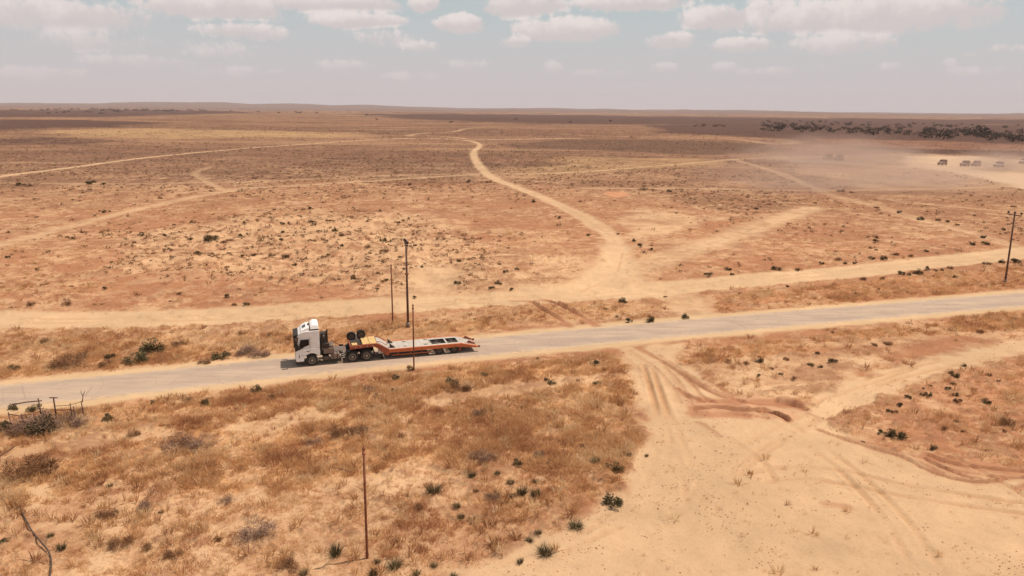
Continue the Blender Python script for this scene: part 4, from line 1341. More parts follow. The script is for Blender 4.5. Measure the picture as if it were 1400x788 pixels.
for (px, py, rz, lab, paint) in (
        (1288, 226.5, 18, 'sand coloured off-road vehicle on the pale flat, apart from the pair beside it', M_SANDP),
        (1319, 228, 8, 'sand coloured off-road vehicle of a close pair, facing the lone vehicle', M_SANDP),
        (1334, 228, 22, 'sand coloured off-road vehicle of a close pair, next to the thick dust', M_SANDP),
        (1365, 229, 10, 'pale off-road vehicle half hidden in thick dust on the pale flat', M_WCAB),
        (1399, 224, 25, 'white off-road vehicle at the end of the pale flat below the dark rise', M_WCAB),
        (1131.5, 219.5, 12, 'small brown off-road vehicle in dust, following a larger one past the dark scrub', M_SANDP),
        (1146, 220.5, 5, 'larger brown off-road vehicle in dust, leading a smaller one past the dark scrub', M_SANDP)):
    x, y = gp(px, py)
    v_ = off_roader((x, y, ground_z(x, y)), R(rz), lab, paint)
    s_ = 1.12 if 'larger' not in lab else 1.3
    v_.scale = (s_ * .78, s_, s_)
# ------------------------------------------------------------------ plants
def leaf_material(name, cols, rough=.8, trans=.0):
    m = bpy.data.materials.new(name)
    m.use_nodes = True
    t = NT(m.node_tree)
    bs = m.node_tree.nodes['Principled BSDF']
    oi = t.n('ShaderNodeObjectInfo').outputs['Random']
    pos = t.n('ShaderNodeNewGeometry').outputs['Position']
    nz = t.noise(pos, 5.0, 3.0)
    a = t.mix(t.smooth(nz.outputs[0], .35, .65), c4(cols[0]), c4(cols[1]))
    a = t.mix(t.m('MULTIPLY', oi, .6), a, c4(cols[2]))
    t.link(a, bs.inputs['Base Color'])
    bs.inputs['Roughness'].default_value = rough
    bs.inputs['Specular IOR Level'].default_value = .15
    return m


M_LEAF = leaf_material("dull_green_leaves", [(.105, .088, .042), (.155, .125, .06), (.12, .08, .042)])
M_SPIKY = leaf_material("grey_green_blades", [(.12, .105, .05), (.17, .14, .07), (.11, .08, .04)])
M_DRYB = leaf_material("brown_dry_leaves", [(.20, .10, .05), (.28, .145, .07), (.16, .075, .04)])
M_TWIG = leaf_material("grey_purple_twigs", [(.25, .16, .115), (.34, .225, .165), (.25, .14, .09)])
M_TREE = leaf_material("dark_tree_leaves", [(.07, .046, .034), (.095, .064, .043), (.08, .05, .037)])


def blades(v, f, base, d, ln, w):
    """one narrow bent blade of two faces"""
    d = Vector(d).normalized()
    side = d.cross(Vector((random.uniform(-1, 1), random.uniform(-1, 1), .3))).normalized() * w
    b = Vector(base)
    mid = b + d * ln * .55
    tip = b + d * ln + Vector((d.x, d.y, -.35)) * ln * .18
    n = len(v)
    v += [b - side * .7, b + side * .7, mid + side, mid - side, tip]
    f += [(n, n + 1, n + 2, n + 3), (n + 3, n + 2, n + 4)]


def shrub_mesh(kind, seed):
    """unit shrub: about 1 m across, standing on z = 0"""
    random.seed(seed)
    v, f = [], []
    if kind in ('leafy', 'dry'):
        cl = []
        for i in range(random.randint(9, 13)):
            a = random.uniform(0, 6.283)
            r = .34 * math.sqrt(random.random())
            cl.append((r * math.cos(a), r * math.sin(a), random.uniform(.08, .50) * (1 - .9 * r), random.uniform(.13, .20)))
        for i in range(620 if kind == 'leafy' else 430):
            c = random.choice(cl)
            p = Vector((random.gauss(0, 1), random.gauss(0, 1), random.gauss(0, .9))).normalized() * c[3] * random.uniform(.55, 1.12)
            p += Vector(c[:3])
            p.z = abs(p.z) + .01
            d = (p - Vector((0, 0, .05))).normalized() + Vector((random.uniform(-.7, .7), random.uniform(-.7, .7), random.uniform(-.2, .9)))
            d.normalize()
            side = d.cross(Vector((random.uniform(-1, 1), random.uniform(-1, 1), random.uniform(-1, 1)))).normalized()
            s1 = random.uniform(.035, .065)
            s2 = s1 * random.uniform(.3, .5)
            n = len(v)
            v += [p - d * s1, p + side * s2, p + d * s1, p - side * s2]
            f.append((n, n + 1, n + 2, n + 3))
        for i in range(20):
            c = random.choice(cl)
            blades(v, f, (random.uniform(-.05, .05), random.uniform(-.05, .05), 0), (c[0], c[1], c[2] + .05), math.sqrt(c[0] ** 2 + c[1] ** 2 + c[2] ** 2) + .15, .009)
    elif kind == 'spiky':
        for i in range(260):
            a = random.uniform(0, 6.283)
            r = .24 * math.sqrt(random.random())
            tilt = min(1.1, abs(random.gauss(0, .33)) + r * 1.2)
            d = (math.cos(a) * math.sin(tilt), math.sin(a) * math.sin(tilt), math.cos(tilt))
            blades(v, f, (r * math.cos(a), r * math.sin(a), 0), d, random.uniform(.28, .80), random.uniform(.006, .012))
    elif kind in ('twiggy', 'brush'):
        cl = []
        for i in range(random.randint(5, 8)):
            a = random.uniform(0, 6.283)
            r = .30 * math.sqrt(random.random())
            cl.append((r * math.cos(a), r * math.sin(a), random.uniform(.12, .24), random.uniform(.28, .58)))
        for i in range(1000):
            c = random.choice(cl)
            a = random.uniform(0, 6.283)
            r = c[2] * math.sqrt(random.random())
            top = c[3] * math.sqrt(max(0.04, 1 - (r / (c[2] * 1.05)) ** 2))
            b0 = Vector((c[0] + r * .8 * math.cos(a), c[1] + r * .8 * math.sin(a), random.uniform(0, top * .8)))
            d = (math.cos(a) * r * 3 + random.uniform(-.6, .6), math.sin(a) * r * 3 + random.uniform(-.6, .6), random.uniform(.2, 1.3))
            blades(v, f, b0, d, random.uniform(.05, .17) * random.choice((1, 1, 1, 1.6)), random.uniform(.0030, .0060))
    me = bpy.data.meshes.new(kind + "_shrub")
    me.from_pydata([tuple(p) for p in v], [], f)
    me.materials.append({'leafy': M_LEAF, 'dry': M_DRYB, 'spiky': M_SPIKY, 'twiggy': M_TWIG, 'brush': M_DRYB}[kind])
    return me


PROTO = {k: [shrub_mesh(k, 100 * i + s) for s in range(5)] for i, k in enumerate(('leafy', 'dry', 'spiky', 'twiggy', 'brush'))}
random.seed(5)
KIND = {'L': ('leafy', 'green_shrub', 'dark green leafy shrub'), 'S': ('spiky', 'spiky_plant', 'grey green spiky plant'),
        'D': ('dry', 'dry_shrub', 'brown dry shrub'), 'T': ('twiggy', 'dead_shrub', 'grey purple dead twiggy shrub')}
SIZES = {'L': ('low', 'wide'), 'S': ('small', 'large'), 'D': ('small', 'wide'), 'T': ('small', 'wide')}


def place_shrub(px, py, wpx, k, label=None, hz=1.0):
    x, y = gp(px, py)
    z = ground_z(x, y)
    dist = math.sqrt(x * x + y * y + CAM_H ** 2)
    w = max(.22, wpx * dist / 1000.0)
    kind, name, desc = KIND[k]
    if k == 'D' and w > .95:
        kind = 'brush'
    if kind in ('brush', 'twiggy'):
        w *= 1.1
    o = bpy.data.objects.new(name, random.choice(PROTO[kind]))
    link(o)
    o.location = (x, y, z - .02)
    o.rotation_euler = (0, 0, random.uniform(0, 6.28))
    hz_ = hz * {'L': .95, 'S': 1.0, 'D': .85, 'T': .8}[k] * (random.uniform(.65, 1.3) if k == 'S' else random.uniform(.85, 1.1))
    if w > 1.6:
        hz_ *= .75
    o.scale = (w, w * random.uniform(.8, 1.1), w * hz_)
    SHRUBS.append((o, k, desc, x, y, w, label))
    return o


SHRUBS = []
MARKS_AT = [((502, 762), 'the rusty pole on pale sandy grass'), ((50, 735), 'the curved hose'), ((60, 578), 'the broken fence'), ((566, 507), 'the pole beside the trailer'),
            ((380, 520), 'the empty road ahead of the truck'), ((550, 444), 'the paired poles behind the trailer'), ((1030, 555), 'the wide churned ruts'), ((772, 428), 'the two red ruts across the verge'),
            ((840, 340), 'the bend of the sandy track'), ((1374, 388), 'the power pole with crossarm'), ((1320, 645), 'the curving double ruts'), ((1130, 262), 'the crossing of dusty tracks'),
            ((400, 325), 'the pale hummocks of the plain'), ((855, 650), 'the grass corner at bare sand'), ((310, 262), 'the forked track far out'), ((1210, 350), 'the bushy edge of the dirt track'),
            ((1300, 535), 'the cluster of green shrubs in reddish grass'), ((1110, 495), 'the strip of grass by the empty road'), ((200, 485), 'the thicket on the far verge'), ((640, 390), 'the pale patch by the dirt track'),
            ((680, 665), 'the dotted clearing in the grass'), ((90, 300), 'the long track climbing the plain'), ((780, 515), 'the grass edge by the road junction'), ((1250, 295), 'the thin track past the crossing')]


def name_shrubs():
    pts = [(gp(*p), t) for p, t in MARKS_AT]
    sets = {}
    for rec in SHRUBS:
        o, k, desc, x, y, w, label = rec
        cat = 'plant' if k == 'S' else 'shrub'
        if label:
            tag(o, label, cat, 'shrubs that stand out')
            continue
        (p, t) = min(pts, key=lambda q: math.hypot(q[0][0] - x, q[0][1] - y))
        sets.setdefault((k, desc, t), []).append((math.hypot(p[0] - x, p[1] - y), w, o, cat))
    for (k, desc, t), L in sets.items():
        L.sort(key=lambda r: r[0])
        names = [None] * len(L)
        if len(L) == 1:
            names = [f'the only {desc} near {t}']
        else:
            big = max(range(len(L)), key=lambda i: L[i][1])
            names[big] = f'largest {desc} near {t}'
            i0 = next(i for i in range(len(L)) if i != big)
            names[i0] = f'{desc} standing closest to {t}'
            rest = [i for i in range(len(L)) if names[i] is None]
            if rest:
                ws = sorted(L[i][1] for i in rest)
                md = ws[len(ws) // 2]
                for i in rest:
                    names[i] = f'{"small" if L[i][1] < md else "middling"} {desc} near {t}'
        for nm, r in zip(names, L):
            tag(r[2], nm, r[3], f'{desc}s near {t}')


NEAR = [(746, 755, 26, 'S'), (838, 691, 32, 'L', 'dense dark green shrub standing alone on smooth sand at the grass edge'), (788, 720, 24, 'S'), (723, 738, 15, 'S'), (736, 730, 12, 'S'), (711, 768, 11, 'S'),
        (540, 775, 24, 'S'), (594, 773, 12, 'S'), (459, 758, 22, 'S'), (510, 786, 16, 'S'), (415, 784, 15, 'S'), (392, 778, 34, 'D'), (516, 768, 10, 'S'),
        (594, 676, 24, 'S'), (557, 680, 12, 'D'), (625, 696, 13, 'S'), (630, 707, 14, 'S'), (645, 654, 14, 'S'), (680, 651, 11, 'S'), (698, 660, 13, 'S'), (732, 657, 9, 'S'),
        (713, 675, 18, 'S'), (701, 679, 14, 'L'), (732, 678, 17, 'S'), (675, 683, 24, 'T'), (651, 677, 11, 'D'), (708, 638, 17, 'L'), (752, 632, 17, 'D'), (736, 626, 22, 'T'),
        (571, 700, 16, 'D'), (620, 787, 12, 'S'), (570, 786, 14, 'S'), (660, 630, 40, 'T'), (842, 641, 24, 'L'), (814, 634, 15, 'S'), (860, 627, 9, 'S'), (884, 625, 7, 'S'),
        (797, 614, 18, 'D'), (830, 640, 14, 'D'), (1025, 648, 8, 'D'),
        (252, 614, 66, 'T', 'widest grey purple dead twiggy shrub, on a pale gap in the grass'), (182, 597, 20, 'D'), (45, 650, 62, 'D', 'wide brown twiggy bush beside a bare fallen stick'),
        (352, 735, 56, 'T', 'grey purple dead bush ringed by tall orange grass'), (165, 750, 30, 'D', 'round brown shrub alone in pale grass near the curved hose'), (200, 753, 16, 'D'),
        (85, 753, 12, 'S'), (70, 739, 10, 'S'), (4, 744, 13, 'L'), (200, 697, 26, 'T'), (145, 708, 28, 'D'), (310, 686, 26, 'T'), (150, 667, 9, 'S'), (298, 739, 14, 'D'), (220, 704, 9, 'D'), (237, 764, 26, 'D'),
        (430, 607, 26, 'T'), (465, 594, 38, 'D', 'dark brown low bush in the middle of the golden grass'), (490, 592, 30, 'D'), (515, 549, 16, 'D'), (540, 520, 13, 'L'), (541, 540, 13, 'L'), (505, 537, 26, 'T'), (626, 538, 40, 'D', 'wide brown bush in tall grass below the trailer'),
        (618, 530, 20, 'L'), (662, 515, 12, 'L'), (655, 570, 24, 'T'), (560, 507, 14, 'D'), (747, 522, 9, 'L'), (755, 528, 15, 'L'), (813, 501, 15, 'L'), (816, 525, 13, 'L'), (790, 525, 7, 'L'), (735, 492, 7, 'L'),
        (149, 574, 17, 'L'), (350, 536, 19, 'L'), (370, 545, 12, 'L'), (280, 554, 16, 'L'), (207, 552, 9, 'L'), (257, 548, 16, 'D'), (290, 546, 9, 'D'),
        (62, 585, 72, 'T', 'tangled grey dead brush filling the broken fence'), (26, 589, 50, 'T', 'dead brush against the low rails of the broken fence'), (12, 590, 26, 'L', 'dark green shrub at the low end of the broken fence'),
        (66, 588, 46, 'L', 'dark shrub growing through the dead brush of the broken fence'), (95, 582, 46, 'T', 'dead brush below the forked branch of the broken fence'), (47, 562, 17, 'L', 'round dark shrub behind the tall posts of the broken fence'),
        (17, 561, 14, 'L'), (108, 566, 24, 'D')]
VERGE = [(94, 499, 46, 'D', 'wide brown purple bush on the far road verge, beside a small green shrub'), (112, 488, 20, 'D'), (151, 492, 15, 'L'), (186, 495, 32, 'L', 'widest dark green shrub on the far road verge'), (210, 481, 36, 'L', 'long dark shrub behind the widest green shrub on the far verge'),
         (246, 474, 22, 'D'), (303, 491, 26, 'L'), (334, 484, 42, 'T', 'wide grey purple bush on the far verge ahead of the truck'), (356, 488, 34, 'T'), (61, 470, 15, 'D'), (20, 505, 15, 'L'), (148, 501, 22, 'D'),
         (333, 459, 14, 'D'), (91, 418, 14, 'D'), (43, 419, 12, 'D'), (310, 408, 10, 'L'), (337, 418, 10, 'L'), (320, 418, 9, 'D'), (246, 404, 9, 'D'), (233, 413, 6, 'D'), (98, 393, 6, 'D'), (370, 462, 12, 'D'), (395, 465, 14, 'D'), (280, 497, 18, 'D'),
         (649, 438, 6, 'D'), (670, 437, 7, 'D'), (851, 414, 16, 'L'), (910, 404, 6, 'D'), (828, 423, 10, 'D'), (936, 436, 14, 'L'), (887, 440, 18, 'L'), (860, 441, 12, 'L'), (843, 434, 7, 'L')]
RIGHT = [(1037, 495, 14, 'L'), (1067, 514, 8, 'L'), (1037, 515, 7, 'L'), (1107, 500, 11, 'L'), (1121, 502, 8, 'L'), (1139, 497, 14, 'L'), (1117, 486, 9, 'L'), (1213, 471, 13, 'D'), (1195, 473, 9, 'D'), (1340, 455, 11, 'D'),
         (1317, 501, 7, 'L'), (1304, 515, 13, 'L'), (1303, 527, 8, 'L'), (1297, 533, 10, 'L'), (1306, 541, 9, 'L'), (1309, 551, 11, 'L'), (1268, 543, 12, 'L'), (1261, 543, 7, 'L'), (1263, 533, 5, 'L'), (1241, 545, 10, 'L'), (1230, 557, 11, 'L'),
         (1349, 553, 11, 'L'), (1365, 524, 6, 'L'), (1272, 529, 5, 'L'), (1216, 564, 10, 'L'), (1352, 514, 7, 'L'), (1215, 596, 18, 'L'), (1228, 598, 22, 'L', 'widest dark green shrub past the churned ruts'), (1205, 593, 10, 'L'), (1278, 616, 11, 'L'),
         (1376, 585, 20, 'D'), (1307, 581, 9, 'D'), (1317, 592, 7, 'D'), (1372, 594, 7, 'D'), (1225, 566, 8, 'D'), (1180, 605, 7, 'D'), (1290, 590, 8, 'D'), (1075, 492, 9, 'D'), (1085, 520, 8, 'D'), (1020, 500, 10, 'D'), (995, 497, 11, 'D'), (970, 492, 12, 'D'), (1055, 505, 8, 'D')]
PLAIN = [(524, 328, 12, 'L'), (502, 340, 10, 'D'), (527, 346, 16, 'D'), (619, 343, 5, 'L'), (628, 360, 9, 'L'), (578, 368, 7, 'L'), (625, 388, 13, 'L'), (681, 391, 12, 'L'), (673, 397, 11, 'L'), (691, 376, 9, 'L'), (529, 385, 10, 'L'), (483, 382, 9, 'L'),
         (516, 397, 6, 'L'), (699, 398, 8, 'L'), (567, 406, 7, 'L'), (541, 373, 4, 'L'), (554, 367, 5, 'L'), (547, 353, 5, 'L'), (486, 366, 5, 'L'), (500, 362, 5, 'L'), (517, 376, 8, 'D'), (506, 349, 6, 'L'), (650, 362, 5, 'L'),
         (706, 373, 9, 'L'), (875, 338, 10, 'L'), (866, 330, 8, 'L'), (890, 342, 7, 'L'), (967, 378, 15, 'L'), (996, 370, 10, 'L'), (1001, 377, 8, 'L'), (1061, 369, 16, 'L'), (1090, 369, 8, 'L'), (1123, 361, 8, 'L'), (1146, 356, 12, 'D'), (1155, 361, 6, 'L'),
         (1169, 361, 7, 'L'), (1192, 355, 10, 'L'), (1208, 356, 11, 'L'), (1224, 349, 14, 'D'), (1197, 332, 9, 'L'), (1198, 343, 6, 'D'), (1245, 352, 8, 'D'), (1332, 335, 8, 'L'), (1347, 334, 11, 'L'), (1290, 336, 4, 'L'), (1076, 393, 6, 'L'), (1206, 382, 7, 'L'),
         (1180, 383, 10, 'D'), (1232, 376, 10, 'L'), (1242, 377, 7, 'L'), (1255, 375, 13, 'L'), (1268, 371, 9, 'L'), (1279, 371, 6, 'L'), (1288, 370, 6, 'L'), (1299, 368, 9, 'D'), (1306, 380, 7, 'L'), (1389, 358, 14, 'L'), (1370, 359, 9, 'L'), (1348, 361, 12, 'D'),
         (28, 254, 10, 'L'), (40, 255, 9, 'D'), (125, 252, 14, 'L'), (141, 254, 8, 'L'), (143, 291, 7, 'L'), (150, 290, 4, 'L'), (330, 324, 12, 'L'), (226, 328, 7, 'L'), (260, 330, 8, 'L'), (314, 329, 12, 'D'), (194, 324, 7, 'L'), (387, 318, 7, 'L'), (385, 331, 8, 'L'),
         (290, 334, 24, 'L'), (305, 333, 12, 'D'), (270, 352, 14, 'L'), (390, 352, 11, 'L'), (402, 360, 8, 'L'), (345, 350, 9, 'D'), (372, 352, 12, 'D'), (428, 306, 12, 'L'), (450, 304, 9, 'L'), (458, 318, 10, 'L'), (470, 324, 12, 'D'), (410, 296, 7, 'L'), (425, 288, 8, 'L'),
         (387, 310, 6, 'L'), (375, 286, 5, 'L'), (502, 302, 6, 'L'), (520, 290, 6, 'L'), (545, 304, 7, 'L'), (10, 318, 6, 'D'), (113, 318, 8, 'D'), (1230, 290, 9, 'L'), (1258, 300, 11, 'L'), (1282, 302, 7, 'L'), (1295, 304, 6, 'L'), (1198, 283, 8, 'D'), (1150, 262, 11, 'D'), (1165, 264, 8, 'D'),
         (1345, 325, 9, 'L'), (1310, 309, 7, 'D'), (730, 278, 8, 'L'), (765, 300, 7, 'L'), (805, 322, 7, 'L'), (845, 320, 5, 'L'), (1023, 287, 6, 'D'), (1034, 286, 7, 'L'), (560, 252, 6, 'L'), (640, 250, 9, 'L'), (668, 250, 10, 'D'), (880, 260, 8, 'L'), (915, 263, 9, 'L')]
for spec in NEAR + VERGE + RIGHT + PLAIN:
    place_shrub(*spec)
# more of the dots over the hummocky plain
n_extra = 0
rs = random.Random(3)
while n_extra < 60:
    if rs.random() < .6:
        px, py = rs.gauss(400, 120), rs.gauss(325, 26)
    else:
        px, py = rs.uniform(0, 1400), rs.uniform(272, 400)
    if not (270 < py < 405 and 0 < px < 1400):
        continue
    x, y = gp(px, py)
    if min(dist_line(np.array([x]), np.array([y]), L_[1], 30)[0][0] - L_[2] for L_ in TRK) < 1.5:
        continue
    place_shrub(px, py, rs.uniform(3.5, 8), rs.choice('LLLDD'))
    n_extra += 1

name_shrubs()

# ------------------------------------------------------------------ far trees
M_BARK = material("dark_bark", (.06, .04, .03), .9)


def tree_mesh(seed):
    random.seed(seed)
    m = MB()
    hgt = random.uniform(.9, 1.2)
    m.tube([(0, 0, -.05), (.02, 0, .2), (.03, .02, .45)], [.045, .035, .02], 6)
    for k in range(4):
        a = random.uniform(0, 6.28)
        m.tube([(.02, 0, .2 + .05 * k), (.2 * math.cos(a), .2 * math.sin(a), .5)], [.022, .008], 5)
    tr = m.mesh("trunk")
    tr.materials.append(M_BARK)
    v, f = [], []
    cl = []
    for i in range(11):
        a = random.uniform(0, 6.283)
        r = .42 * math.sqrt(random.random())
        cl.append((r * math.cos(a), r * math.sin(a), random.uniform(.12, .72) * hgt * (1 - .5 * r), random.uniform(.14, .22)))
    for i in range(260):
        c = random.choice(cl)
        p = Vector((random.gauss(0, 1), random.gauss(0, 1), random.gauss(0, .8))).normalized() * c[3] * random.uniform(.4, 1.1) + Vector(c[:3])
        nrm = Vector((random.uniform(-1, 1), random.uniform(-1, 1), random.uniform(-.2, 1))).normalized()
        u = nrm.orthogonal().normalized()
        w = nrm.cross(u)
        s1 = random.uniform(.03, .06)
        n = len(v)
        v += [p - u * s1, p + w * s1 * .7, p + u * s1, p - w * s1 * .7]
        f.append((n, n + 1, n + 2, n + 3))
    cm_ = bpy.data.meshes.new("crown")
    cm_.from_pydata([tuple(p) for p in v], [], f)
    cm_.materials.append(M_TREE)
    return tr, cm_


TREES = [tree_mesh(s) for s in range(5)]


def place_tree(px, py, hpx, wide, label, group):
    x, y = gp(px, py)
    z = ground_z(x, y)
    dist = math.hypot(x, y)
    h = hpx * dist / 1000
    o = empty('tree', (x, y, z), random.uniform(0, 6.28))
    tag(o, label, 'tree', group)
    tr, cw = random.choice(TREES)
    a = link(bpy.data.objects.new('trunk', tr), o)
    b = link(bpy.data.objects.new('crown', cw), o)
    o.scale = (h * wide, h * wide, h)


rs = random.Random(21)


def wood(px, py, h, w):
    edge = 181 + (px - 1090) * .05
    row = 'at the near edge of the scattered wood' if py > edge - 5 else ('in the middle of the scattered wood' if py > edge - 9 else 'at the back of the scattered wood')
    if px < 1105:
        row = 'standing apart past the end of the scattered wood'
    form = 'tall' if h > 9 else ('low spreading' if w > 1.75 else 'low rounded')
    place_tree(px, py, h, w, f'{form} dark tree {row}', f'trees {row}')


for (px, py, h, w) in ((1043, 179, 5, 2.2), (1055, 180, 5, 2), (1065, 180, 4, 2), (1089, 178, 7, 1.3), (1096, 181, 4, 1.6), (951, 173, 4, 1.6), (962, 173, 5, 1.8), (979, 173, 5, 1.8), (988, 173, 4, 1.8),
                      (1160, 171, 6, 1.6), (1225, 184, 7, 1.6), (1212, 181, 5, 1.6), (1167, 183, 5, 2), (1140, 182, 5, 1.6), (1340, 186, 15, 1.1), (1351, 186, 12, 1.4), (1290, 190, 13, 1.5), (1325, 184, 11, 1.4), (1270, 181, 10, 1.3), (1385, 194, 10, 1.7), (1398, 193, 10, 1.5)):
    wood(px, py, h, w)
for i in range(190):
    px = rs.uniform(1040, 1420)
    u = rs.random()
    lo = 164.5 + (px - 1040) * .018
    hi = 178 + (px - 1040) * .048
    py = lo + (hi - lo) * (u ** 1.1)
    wood(px, py, 2.2 + 7 * (u ** 1.3) * rs.uniform(.4, 1.1), rs.uniform(1.3, 2.2))
for i in range(60):
    px = rs.gauss(170, 85)
    py = 150.0 + abs(rs.gauss(0, 1.8))
    w = rs.uniform(1.5, 3)
    place_tree(px, py + px * .004, rs.uniform(1.8, 3.0), w, f'{"wide" if w > 2.2 else "narrow"} dark tree in the long thin wood below the far ridge', 'thin wood below the ridge')
LONE = 'lone dark tree on the open far plain'
for (px, py, h, lab) in ((66, 155.5, 3, 'lone dark tree before the long thin wood'), (87, 155, 3, 'lone dark tree before the long thin wood'), (381, 155, 2.5, LONE), (405, 155, 3, LONE), (411, 155, 3, LONE), (433, 156, 3, LONE), (515, 164, 3, LONE), (617, 168, 4, 'lone dark tree beyond the head of the sandy track'), (705, 164, 3, LONE), (780, 168, 3, LONE), (834, 166.5, 4, LONE), (501, 158, 2.5, LONE)):
    place_tree(px, py, h, 1.7, lab, 'lone trees on the far plain')


# ------------------------------------------------------------------ dry grass and small growth: uncountable cover
def tuft_mesh(name, seed, n, ln, spread, w):
    random.seed(seed)
    v, f = [], []
    for i in range(n):
        a = random.uniform(0, 6.283)
        r = spread * math.sqrt(random.random())
        tilt = abs(random.gauss(0, .45)) + .08
        d = (math.cos(a) * math.sin(tilt) + .12, math.sin(a) * math.sin(tilt), math.cos(tilt))
        blades(v, f, (r * math.cos(a), r * math.sin(a), -.02), d, ln * random.uniform(.5, 1.1), w * random.uniform(.6, 1.3))
    me = bpy.data.meshes.new(name)
    me.from_pydata([tuple(p) for p in v], [], f)
    return me


def cover_material(name, lo, mid, hi, thin=0.0):
    m = bpy.data.materials.new(name)
    m.use_nodes = True
    t = NT(m.node_tree)
    bs = m.node_tree.nodes['Principled BSDF']
    at = t.n('ShaderNodeAttribute', attribute_name='tint', attribute_type='INSTANCER').outputs['Fac']
    a = t.mix(t.smooth(at, 0.0, .5), c4(lo), c4(mid))
    a = t.mix(t.smooth(at, .5, 1.0), a, c4(hi))
    t.link(a, bs.inputs['Base Color'])
    bs.inputs['Roughness'].default_value = .85
    bs.inputs['Specular IOR Level'].default_value = .15
    if thin:
        tr = t.n('ShaderNodeBsdfTranslucent')
        t.link(a, tr.inputs[0])
        mx = t.n('ShaderNodeMixShader')
        mx.inputs[0].default_value = thin
        t.link(bs.outputs[0], mx.inputs[1])
        t.link(tr.outputs[0], mx.inputs[2])
        t.link(mx.outputs[0], m.node_tree.nodes['Material Output'].inputs['Surface'])
    return m


def scatter(name, pts, scl, rot, tint, protos, mat, label, cat):
    me = bpy.data.meshes.new(name)
    me.vertices.add(len(pts))
    me.vertices.foreach_set("co", np.asarray(pts, np.float32).ravel())
    for nm, arr in (("scl", scl), ("rotz", rot), ("tint", tint)):
        me.attributes.new(nm, 'FLOAT', 'POINT').data.foreach_set("value", np.asarray(arr, np.float32))
    o = bpy.data.objects.new(name, me)
    link(o)
    tag(o, label, cat, kind='stuff')
    ng = bpy.data.node_groups.new(name, 'GeometryNodeTree')
    ng.interface.new_socket('Geometry', in_out='INPUT', socket_type='NodeSocketGeometry')
    ng.interface.new_socket('Geometry', in_out='OUTPUT', socket_type='NodeSocketGeometry')
    gi, go = ng.nodes.new('NodeGroupInput'), ng.nodes.new('NodeGroupOutput')
    j = ng.nodes.new('GeometryNodeGeometryToInstance')
    for k, p in enumerate(protos):
        p.materials.append(mat)
        po = bpy.data.objects.new(name + "_piece", p)
        oi = ng.nodes.new('GeometryNodeObjectInfo')
        oi.inputs['Object'].default_value = po
        ng.links.new(oi.outputs['Geometry'], j.inputs[0])
    ip = ng.nodes.new('GeometryNodeInstanceOnPoints')
    ip.inputs['Pick Instance'].default_value = True

    def named(nm):
        a = ng.nodes.new('GeometryNodeInputNamedAttribute')
        a.data_type = 'FLOAT'
        a.inputs['Name'].default_value = nm
        return a.outputs['Attribute']
    cx_ = ng.nodes.new('ShaderNodeCombineXYZ')
    ng.links.new(named('rotz'), cx_.inputs[2])
    ng.links.new(gi.outputs[0], ip.inputs['Points'])
    ng.links.new(j.outputs[0], ip.inputs['Instance'])
    ng.links.new(cx_.outputs[0], ip.inputs['Rotation'])
    ng.links.new(named('scl'), ip.inputs['Scale'])
    ng.links.new(ip.outputs[0], go.inputs[0])
    md = o.modifiers.new('cover', 'NODES')
    md.node_group = ng
    return o


def sample_cover(n, ymin, ymax, power, seed):
    """random ground points inside and a little past the view"""
    r_ = np.random.default_rng(seed)
    y = ymin * (ymax / ymin) ** (r_.random(n) ** power)
    x = (r_.random(n) * 2 - 1) * .80 * (y + 4)
    return x, y, r_


x, y, r_ = sample_cover(420000, 29, 210, 1.0, 71)
h_, c_, g_, t_ = survey(x, y)
dens = np.clip(g_, 0, 1)
clump = sstep(-.35, .35, fbm(x, y, 1.1, 3, 81) + .8 * fbm(x, y, 4.0, 3, 82))
keep = r_.random(len(x)) < dens * (.12 + .80 * clump) * np.clip(y / 62, .55, 1.0)
x, y, h_, dens = x[keep], y[keep], h_[keep], dens[keep]
tone = np.clip(.5 + .5 * fbm(x, y, 5, 3, 83) + .45 * fbm(x, y, 1.2, 2, 84) + r_.normal(0, .16, len(x)) - .04 * (y > 75), 0, 1)
scl = (.55 + .6 * dens) * r_.uniform(.55, 1.25, len(x)) * (.7 + .6 * sstep(-.3, .4, fbm(x, y, 3, 3, 85)))
scl *= np.interp(y, [30, 70, 110, 210], [1.0, 1.0, .95, 1.25])
M_GRASS = cover_material("dry_grass_blades", (.48, .23, .115), (.70, .425, .21), (.80, .60, .37), .45)
scatter('dry_grass', np.stack([x, y, h_], -1), scl, r_.uniform(0, 6.28, len(x)), tone,
        [tuft_mesh('tuft', 300 + s, 15, .40, .20, .011) for s in range(6)], M_GRASS, 'golden brown dry grass covering the verges and plain', 'grass')
N_GRASS = len(x)

# taller clumps standing out of the grass
x, y, r_ = sample_cover(26000, 29, 120, 1.0, 77)
h_, c_, g_, t_ = survey(x, y)
clump = sstep(.0, .45, fbm(x, y, 1.6, 3, 86) + .5 * fbm(x, y, 6.0, 3, 87))
keep = r_.random(len(x)) < np.clip(g_, 0, 1) * (.10 + .75 * clump)
x, y, h_ = x[keep], y[keep], h_[keep]
M_CLUMP = cover_material("tall_grass_blades", (.36, .17, .085), (.58, .33, .15), (.80, .60, .36), .4)
scatter('tall_grass_clumps', np.stack([x, y, h_], -1), r_.uniform(.55, 1.25, len(x)), r_.uniform(0, 6.28, len(x)), np.clip(r_.normal(.5, .3, len(x)), 0, 1),
        [tuft_mesh('clump', 400 + s, 24, .62, .16, .016) for s in range(5)], M_CLUMP, 'taller dry grass clumps standing out of the verge grass', 'grass')

